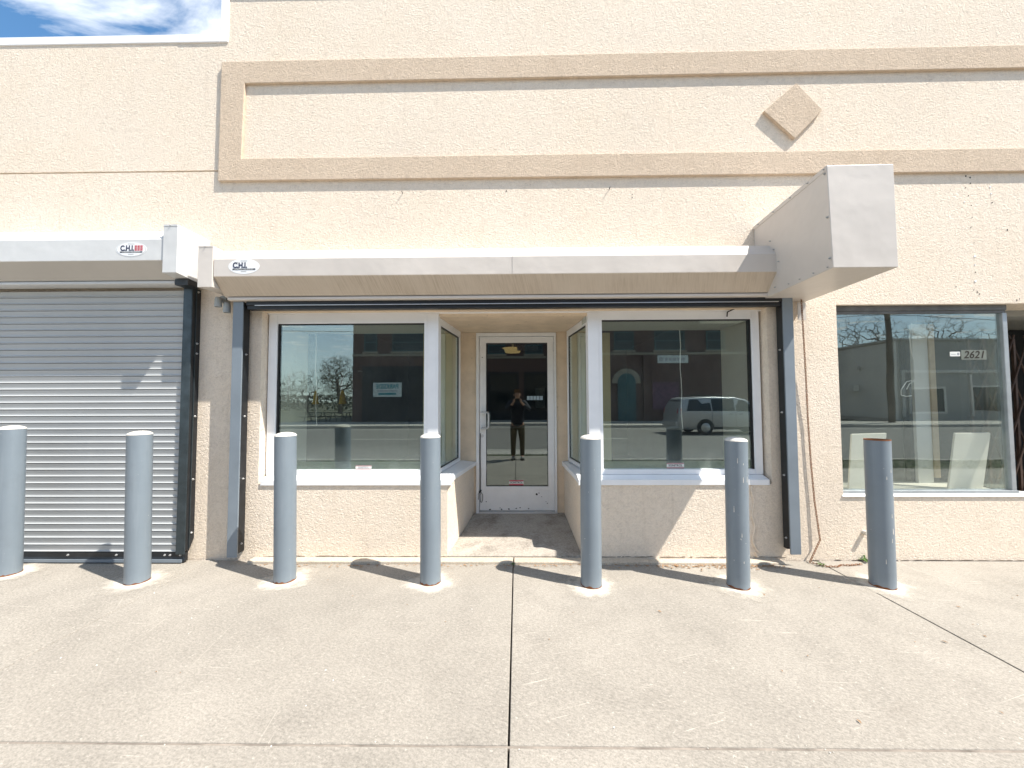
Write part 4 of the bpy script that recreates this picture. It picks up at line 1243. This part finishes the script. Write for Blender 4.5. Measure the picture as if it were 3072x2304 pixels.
# --- trees
M_BARK = simple('tree_bark', (.11, .092, .072), .9, var=.3, vscale=5)
M_BUD = simple('spring_buds', (.20, .21, .075), .8, var=.4, vscale=2)
def tree(loc, h, label, seed, crown, n=520, buds=0, trunk_r=.22, droop=0.0):
    # crown = (radius x, radius y, z of centre, half height): points fill it unevenly and are joined to the nearest branch
    rn = random.Random(seed)
    t = thing('tree', label, 'tree', loc, 'trees beyond the street')
    cx, cy, cz, ch = crown
    pts = []
    while len(pts) < n:
        p = Vector((rn.uniform(-1, 1), rn.uniform(-1, 1), rn.uniform(-1, 1)))
        if p.length > 1 or p.length < .25: continue
        q = Vector((p.x * cx, p.y * cy, cz + p.z * ch))
        if mnoise.noise(q * .55 + Vector((seed, 0, 0))) < -.22: continue
        pts.append(q)
    nodes = [Vector((0, 0, -.25))]; par = [-1]
    lean = Vector((rn.uniform(-.1, .1), rn.uniform(-.1, .1), 0))
    for k in range(1, 5):
        nodes.append(Vector((0, 0, (cz - ch * .35) * k / 4)) + lean * k); par.append(k - 1)
    top = nodes[-1]
    pts.sort(key=lambda p: (p - top).length)
    for p in pts:
        best, bd_ = 0, 1e9
        for i_, q in enumerate(nodes[2:], 2):
            dd = (p - q).length_squared + (.8 if q.z > p.z + .15 else 0)
            if dd < bd_: best, bd_ = i_, dd
        q = nodes[best]
        mid = q.lerp(p, .5) + Vector((rn.gauss(0, .06), rn.gauss(0, .06), .10 * (p - q).length - droop * .1))
        nodes.append(mid); par.append(best)
        nodes.append(p); par.append(len(nodes) - 2)
    cnt = [1] * len(nodes)
    for i_ in range(len(nodes) - 1, 0, -1):
        cnt[par[i_]] += cnt[i_]
    tot = cnt[0]
    rad = [max(.008, trunk_r * (c_ / tot) ** .48) for c_ in cnt]
    tm, tw_, bd = MB(), MB(), MB()
    for i_ in range(1, len(nodes)):
        a, b = nodes[par[i_]], nodes[i_]
        if (a - b).length < 1e-4: continue
        big = rad[i_] > trunk_r * .28
        (tm if big else tw_).cyl(a, b, min(rad[par[i_]], rad[i_] * 1.5), rad[i_], 7 if big else 3, False)
        if cnt[i_] <= 2:                          # outer twigs
            for _ in range(3):
                d = (b - a).normalized() * rn.uniform(.15, .45) + Vector((rn.gauss(0, .2), rn.gauss(0, .2), rn.gauss(.08, .2) - droop * .3))
                tw_.cyl(b, b + d, .008, .004, 3, False)
                for _k in range(buds):
                    c_ = b + d * rn.uniform(.1, 1.1) + Vector((rn.gauss(0, .07), rn.gauss(0, .07), rn.gauss(0, .07)))
                    s_ = rn.uniform(.025, .055); a_ = Vector((rn.gauss(0, 1), rn.gauss(0, 1), rn.gauss(0, 1))).normalized(); b_ = a_.orthogonal().normalized()
                    bd.add([c_ - a_ * s_, c_ + b_ * s_ * .6, c_ + a_ * s_, c_ - b_ * s_ * .6], [(0, 1, 2, 3)])
    obj('trunk', tm, M_BARK, t, smooth=True)
    obj('crown', tw_, M_BARK, t)
    if buds:
        tag(obj('buds', bd, M_BUD, t), kind='stuff')
    return t
tree((26.5, -36, 0), 9, 'bare tree with spreading twigs left of the mirrored clapboard house', 11, (4.5, 3, 6.6, 4.0), 520, 0, .26, .3)
tree((37, -37, 0), 9, 'bare tree behind the mirrored clapboard house roof', 12, (4.5, 3, 6.8, 3.6), 460, 0, .26)
tree((46, -38, 0), 9, 'bare tree furthest right beyond the clapboard house', 13, (4.5, 3, 7.0, 3.6), 420, 0, .26)
tree((-22.6, -45, 0), 7, 'round budding tree beside the brick building, mirrored in the left window', 21, (3.1, 2.6, 4.6, 2.5), 620, 5, .24)
tree((-29, -49, 0), 6, 'low brushy tree left of the round budding tree', 22, (3.8, 2.6, 3.0, 2.8), 420, 3, .16)
tree((-35, -50, 0), 6, 'low brushy tree furthest left in the mirrored park', 23, (3.8, 2.6, 2.8, 2.7), 420, 3, .16)
tree((-25.5, -58, 0), 6, 'hazy brushy tree behind the round budding tree', 24, (5.0, 2.6, 3.0, 2.9), 420, 3, .16)

# --- rough hedge closing the park behind the parasols
hg = MB(); rh = random.Random(31)
for k in range(9000):
    x_ = rh.uniform(-75, -10); y_ = -62 + rh.gauss(0, 1.2)
    top_ = 2.6 + 1.5 * mnoise.noise((x_ * .16, 0, 0)) + .7 * mnoise.noise((x_ * .7, 4, 0))
    z_ = -.2 + top_ * rh.random() ** .7
    c_ = Vector((x_, y_, z_)); s_ = rh.uniform(.10, .26)
    a_ = Vector((rh.gauss(0, 1), rh.gauss(0, 1), rh.gauss(0, 1))).normalized(); b_ = a_.orthogonal().normalized()
    hg.add([c_ - a_ * s_, c_ + b_ * s_ * .6, c_ + a_ * s_, c_ - b_ * s_ * .6], [(0, 1, 2, 3)])
tag(obj('hedge', hg, simple('hedge_leaf', (.075, .085, .04), .85, var=.5, vscale=.5)), 'rough dark hedge closing the park behind the parasols', 'hedge', kind='stuff')

# --- folded yellow parasols and picnic tables
M_YEL = simple('yellow_canvas', (.62, .38, .03), .8, var=.2, vscale=3)
M_TABLE = simple('dark_table_wood', (.06, .06, .055), .8, var=.3, vscale=4)
for x_, y_, lab in ((-15.9, -26.2, 'folded yellow parasol furthest from the brick building'), (-14.35, -27.6, 'folded yellow parasol standing behind its neighbour'), (-13.8, -26.2, 'folded yellow parasol nearest the brick building')):
    pa = thing('parasol', lab, 'parasol', (x_, y_, -.17), 'folded yellow parasols by the picnic tables')
    obj('pole', MB().cyl((0, 0, 0), (0, 0, 2.45), .025, .025, 8), M_TABLE, pa)
    cn_ = MB(); n = 16
    vs_ = []; fs = []
    prof_ = [(.03, 2.5), (.10, 2.3), (.15, 2.0), (.19, 1.65), (.27, 1.40)]
    for r_, z_ in prof_:
        for i in range(n):
            rr_ = r_ * (1 if i % 2 else .62)
            vs_.append((rr_ * math.cos(2 * math.pi * i / n), rr_ * math.sin(2 * math.pi * i / n), z_))
    for k in range(len(prof_) - 1):
        for i in range(n):
            j = (i + 1) % n
            fs.append((k * n + i, k * n + j, (k + 1) * n + j, (k + 1) * n + i))
    obj('canopy', cn_.add(vs_, fs), M_YEL, pa)
for x_, y_, lab in ((-15.9, -26.2, 'dark picnic table under the parasol furthest from the brick building'), (-13.9, -26.2, 'dark picnic table under the parasol nearest the brick building')):
    pt = thing('picnic_table', lab, 'table', (x_, y_, -.17), 'dark picnic tables')
    for k in range(5):
        obj('top_board', MB().box(-.9, .9, -.36 + k * .146, -.36 + k * .146 + .136, .72, .76), M_TABLE, pt)
    for s_ in (-1, 1):
        obj('bench', MB().box(-.9, .9, s_ * .72 - .13, s_ * .72 + .13, .42, .46), M_TABLE, pt)
        for x2 in (-.6, .6):
            obj('leg', MB().cyl((x2, s_ * .2, .72), (x2, s_ * .62, 0), .035, .035, 6), M_TABLE, pt)
    for x2 in (-.6, .6):
        obj('brace', MB().box(x2 - .03, x2 + .03, -.84, .84, .37, .419), M_TABLE, pt)

# --- minivan on the far lane
van = thing('minivan', 'silver minivan on the road, mirrored in the right display window', 'van', (7.35, -14.75, -.13))
M_VAN = simple('silver_car_paint', (.44, .445, .45), .3, metal=.5)
M_TYRE = simple('tyre_rubber', (.018, .018, .019), .85)
M_RIM = simple('alloy_rim', (.45, .46, .47), .35, metal=.8)
M_TAIL = simple('red_lens', (.40, .015, .02), .25)
HW = .96
st = [(0.0, .95, 1.0), (.06, 1.25, 1.05), (.30, 1.66, 1.08), (.55, 1.73, 1.08), (1.6, 1.77, 1.06), (2.7, 1.74, 1.04), (3.2, 1.62, 1.02), (3.95, 1.12, 1.0), (4.55, .98, .92), (4.85, .80, .76), (4.9, .62, .62)]
bm_ = MB(); vs_ = []; fs = []
for i, (x_, zt_, zb_) in enumerate(st):
    zbelt = min(zb_, zt_ - .02)
    taper = .9 if i in (0, len(st) - 1) else 1.0
    wt_ = HW * taper; wr_ = wt_ * (.80 if zt_ > 1.3 else .93)
    ring = [(x_, wt_ * .9, .24), (x_, wt_, .42), (x_, wt_, zbelt), (x_, wr_, zt_ - .05), (x_, wr_ * .8, zt_), (x_, -wr_ * .8, zt_), (x_, -wr_, zt_ - .05), (x_, -wt_, zbelt), (x_, -wt_, .42), (x_, -wt_ * .9, .24)]
    vs_ += ring
N = 10
for i in range(len(st) - 1):
    for k in range(N):
        fs.append((i * N + k, i * N + (k + 1) % N, (i + 1) * N + (k + 1) % N, (i + 1) * N + k))
fs.append(tuple(range(N))); fs.append(tuple((len(st) - 1) * N + k for k in range(N)))
body = obj('body', bm_.add(vs_, fs), M_VAN, van, smooth=True, bevel=.02)
for s_ in (-1, 1):
    def gl_(x0, x1, xt0, xt1, zb_, zt_):
        w0, w1 = HW * 1.003, HW * .825
        return MB().hexa([(x0, s_ * w0, zb_), (x1, s_ * w0, zb_), (x1, s_ * (w0 - .03), zb_), (x0, s_ * (w0 - .03), zb_), (xt0, s_ * w1, zt_), (xt1, s_ * w1, zt_), (xt1, s_ * (w1 - .03), zt_), (xt0, s_ * (w1 - .03), zt_)])
    obj('side_window', gl_(.38, 1.50, .58, 1.50, 1.10, 1.62), M_DARKW, van)
    obj('side_window', gl_(1.56, 2.58, 1.56, 2.58, 1.09, 1.64), M_DARKW, van)
    obj('side_window', gl_(2.64, 3.62, 2.64, 3.05, 1.07, 1.58), M_DARKW, van)
    obj('roof_rail', MB().cyl((.7, s_ * .68, 1.82), (2.9, s_ * .68, 1.82), .02, .02, 6), M_GASK, van)
    obj('tail_light', MB().hexa([(-.01, s_ * .80, .98), (.10, s_ * .97, .98), (.14, s_ * .95, .98), (.05, s_ * .78, .98), (.03, s_ * .79, 1.20), (.14, s_ * .955, 1.20), (.18, s_ * .93, 1.20), (.09, s_ * .77, 1.20)]), M_TAIL, van)
    for x_ in (1.22, 4.05):
        wh = obj('wheel', MB().cyl((x_, s_ * .78, .33), (x_, s_ * .975, .33), .33, .33, 24), M_TYRE, van, smooth=True)
        obj('rim', MB().cyl((x_, s_ * .976, .33), (x_, s_ * .985, .33), .215, .20, 16), M_RIM, wh, smooth=True)
obj('rear_window', MB().hexa([(.055, -.72, 1.12), (.055, .72, 1.12), (.085, .72, 1.12), (.085, -.72, 1.12), (.245, -.62, 1.58), (.245, .62, 1.58), (.275, .62, 1.58), (.275, -.62, 1.58)]), M_DARKW, van)
for s_ in (-1, 1):
    for x_ in (1.53, 2.61, 3.68):
        obj('door_seam', MB().box(x_ - .008, x_ + .008, s_ * .958 - .006, s_ * .958 + .006, .42, 1.05), M_GASK, van)
    for x_ in (2.30, 2.76):
        obj('door_handle', MB().box(x_, x_ + .16, s_ * .963 - .012, s_ * .963 + .012, .93, .965), M_GASK, van)
    obj('rocker_trim', MB().box(1.6, 3.68, s_ * .955 - .012, s_ * .955 + .012, .25, .36), M_GASK, van)
    for x_ in (1.22, 4.05):
        pts_ = [(x_ + .40 * math.cos(a), .33 + .40 * math.sin(a)) for a in [k * math.pi / 12 for k in range(13)]]
        obj('wheel_arch', MB().prism_y(pts_, s_ * .9605 - .004, s_ * .9605 + .004), M_GASK, van)
obj('bumper', MB().box(-.09, .08, -.86, .86, .36, .62), M_VAN, van, bevel=.04)
obj('windscreen', MB().hexa([(3.80, -.74, 1.16), (3.80, .74, 1.16), (3.77, .74, 1.14), (3.77, -.74, 1.14), (3.26, -.64, 1.60), (3.26, .64, 1.60), (3.23, .64, 1.58), (3.23, -.64, 1.58)]), M_DARKW, van)

# --- grass on the verge behind the photographer
gm = MB(); rg = random.Random(9)
for k in range(9000):
    x_ = rg.uniform(-9, 14); y_ = rg.uniform(-5.8, -4.64)
    if -1.6 < x_ < .9 and y_ < -4.93 : continue
    if mnoise.noise((x_ * .8, y_ * 1.5, 3)) < -.18: continue
    h_ = rg.uniform(.03, .10); a_ = rg.uniform(0, 6.28); dx_, dy_ = math.cos(a_) * .006, math.sin(a_) * .006
    lx, ly = rg.gauss(0, .03), rg.gauss(0, .03)
    gm.add([(x_ - dx_, y_ - dy_, -.03), (x_ + dx_, y_ + dy_, -.03), (x_ + lx, y_ + ly, -.03 + h_)], [(0, 1, 2)])
tag(obj('grass', gm, simple('verge_grass', (.08, .16, .03), .8, var=.4, vscale=2)), 'green grass on the verge between sidewalk and road', 'grass', kind='stuff')

# ------------------------------------------------------------------ THE PHOTOGRAPHER (mirrored in the door glass)
def skin(name, verts, edges, radii, mat, parent, root=0, sub=2):
    me = bpy.data.meshes.new(name); me.from_pydata([tuple(v) for v in verts], edges, [])
    o = bpy.data.objects.new(name, me); C.objects.link(o)
    mo = o.modifiers.new('skin', 'SKIN'); mo.use_smooth_shade = True
    for i, r_ in enumerate(radii):
        sv = me.skin_vertices[0].data[i]
        sv.radius = r_ if isinstance(r_, tuple) else (r_, r_)
        sv.use_root = (i == root)
    sb = o.modifiers.new('sub', 'SUBSURF'); sb.levels = sub; sb.render_levels = sub
    dg = bpy.context.evaluated_depsgraph_get()
    m2 = bpy.data.meshes.new_from_object(o.evaluated_get(dg))
    bpy.data.objects.remove(o)
    m2.materials.clear(); m2.materials.append(mat)
    for p_ in m2.polygons: p_.use_smooth = True
    o2 = bpy.data.objects.new(name, m2); C.objects.link(o2); o2.parent = parent
    return o2
M_SKIN = simple('skin', (.52, .31, .22), .55)
M_HAIR = simple('brown_hair', (.16, .085, .04), .7, var=.3, vscale=60)
M_JACK = simple('navy_jacket', (.012, .016, .028), .7, var=.3, vscale=8)
M_PANT = simple('olive_trousers', (.10, .085, .055), .85, var=.2, vscale=10)
M_SHOE = simple('grey_shoe', (.30, .29, .27), .7)
M_SOLE = simple('dark_sole', (.03, .03, .03), .8)
per = thing('person', 'person in navy jacket and olive trousers holding a phone up, mirrored in the door', 'person', (0.0, -3.96, 0))
# local frame: +y faces the building
hips, chest, neck = (0, 0, .93), (0, -.01, 1.30), (0, -.01, 1.47)
S = [(.185, -.01, 1.42), (-.185, -.01, 1.42)]
El = [(.30, .09, 1.235), (-.27, .09, 1.25)]
Wr = [(.10, .215, 1.43), (-.10, .215, 1.43)]
Kn = [(.115, .02, .50), (-.105, .02, .50)]
An = [(.12, -.02, .09), (-.11, -.02, .09)]
V = [hips, (0, -.005, 1.12), chest, neck, (0, .0, 1.55), (0, .015, 1.62), (0, .01, 1.70)]
E_ = [(0, 1), (1, 2), (2, 3), (3, 4), (4, 5), (5, 6)]
RD = [(.15, .11), (.14, .10), (.16, .11), (.062, .06), (.06, .065), (.078, .092), (.066, .08)]
def app(p, par, r_):
    V.append(p); RD.append(r_); E_.append((par, len(V) - 1)); return len(V) - 1
for s_ in (0, 1):
    a = app(S[s_], 2, .068); b = app(El[s_], a, .045); c = app(Wr[s_], b, .028)
    sx = 1 if s_ == 0 else -1
    pm = app((sx * .085, .235, 1.475), c, (.034, .022))
    # fingers wrapping the phone edge, thumb below
    for k, (dz, L) in enumerate(((.045, .030), (.026, .036), (.006, .034), (-.014, .026))):
        f1 = app((sx * .086, .244, 1.475 + dz), pm, .0095)
        f2 = app((sx * (.086 - L * .35), .2565, 1.482 + dz), f1, .0088)
        app((sx * (.086 - L), .2555, 1.482 + dz), f2, .0075)
    t1 = app((sx * .078, .222, 1.452), pm, .011)
    app((sx * .050, .222, 1.462), t1, .009)
    h = app((sx * .10, 0, .86), 0, .085); k_ = app(Kn[s_], h, .058); n_a = app(An[s_], k_, .04); app((An[s_][0] * 1.05, .12, .045), n_a, .035)
obj_body = skin('body', V, E_, RD, M_SKIN, per, 0, 2)
# face features
obj('nose', MB().lathe([(.0, .035), (.012, .02), (.017, -.01), (.0, -.018)], 10, (0, .108, 1.625)), M_SKIN, per, smooth=True)
for sx in (-1, 1):
    obj('eye', MB().lathe([(0, .008), (.011, .004), (.011, -.004), (0, -.008)], 10, (sx * .032, .092, 1.655)), M_DIRT, per, smooth=True)
    obj('ear', MB().hexa([(sx * .078, -.01, 1.60), (sx * .095, -.015, 1.60), (sx * .095, .012, 1.605), (sx * .078, .014, 1.605), (sx * .078, -.02, 1.665), (sx * .098, -.025, 1.665), (sx * .096, .008, 1.66), (sx * .078, .012, 1.66)]), M_SKIN, per, bevel=.006)
skin('hair', [(0, .055, 1.727), (0, .01, 1.742), (0, -.05, 1.705), (0, -.075, 1.63)], [(0, 1), (1, 2), (2, 3)], [(.055, .03), (.078, .05), (.082, .055), (.06, .04)], M_HAIR, per, 1, 2)
# clothing
JV = [(0, 0, .80), (0, -.005, 1.00), (0, -.005, 1.16), (0, -.01, 1.32), (0, -.015, 1.47)]
JE = [(0, 1), (1, 2), (2, 3), (3, 4)]
JR = [(.185, .14), (.175, .135), (.178, .135), (.19, .14), (.085, .08)]
for s_ in (0, 1):
    i0 = len(JV)
    mid = Vector(El[s_]).lerp(Vector(Wr[s_]), .78)
    JV += [S[s_], El[s_], tuple(mid)]; JR += [.088, .070, .052]; JE += [(3, i0), (i0, i0 + 1), (i0 + 1, i0 + 2)]
skin('jacket', JV, JE, JR, M_JACK, per, 0, 2)
TV = [(0, 0, .96)]; TE = []; TR = [(.17, .13)]
for s_ in (0, 1):
    sx = 1 if s_ == 0 else -1
    i0 = len(TV)
    TV += [(sx * .095, 0, .80), Kn[s_], (An[s_][0], -.015, .30), (An[s_][0], -.005, .09)]
    TR += [.105, .077, .066, .068]; TE += [(0, i0), (i0, i0 + 1), (i0 + 1, i0 + 2), (i0 + 2, i0 + 3)]
skin('trousers', TV, TE, TR, M_PANT, per, 0, 2)
for s_ in (0, 1):
    x_ = An[s_][0]
    sh_ = skin('shoe', [(x_, -.06, .055), (x_, .04, .05), (x_ * 1.06, .16, .042)], [(0, 1), (1, 2)], [(.045, .048), (.047, .05), (.046, .036)], M_SHOE, per, 1, 2)
    obj('sole', MB().prism_z([(x_ - .045, -.10), (x_ + .045, -.10), (x_ + .052, .05), (x_ * 1.06 + .045, .17), (x_ * 1.06, .205), (x_ * 1.06 - .045, .17), (x_ - .052, .05)], .001, .022), M_SOLE, sh_)
ph = tag(obj('phone', MB().box(-.078, .078, -3.724, -3.715, 1.462, 1.538), M_GASK, bevel=.004), 'black phone held up sideways by the person mirrored in the door', 'phone')
obj('lens', MB().cyl((-.055, -3.7145, 1.52), (-.055, -3.712, 1.52), .011, .011, 14), M_DARKW, ph)
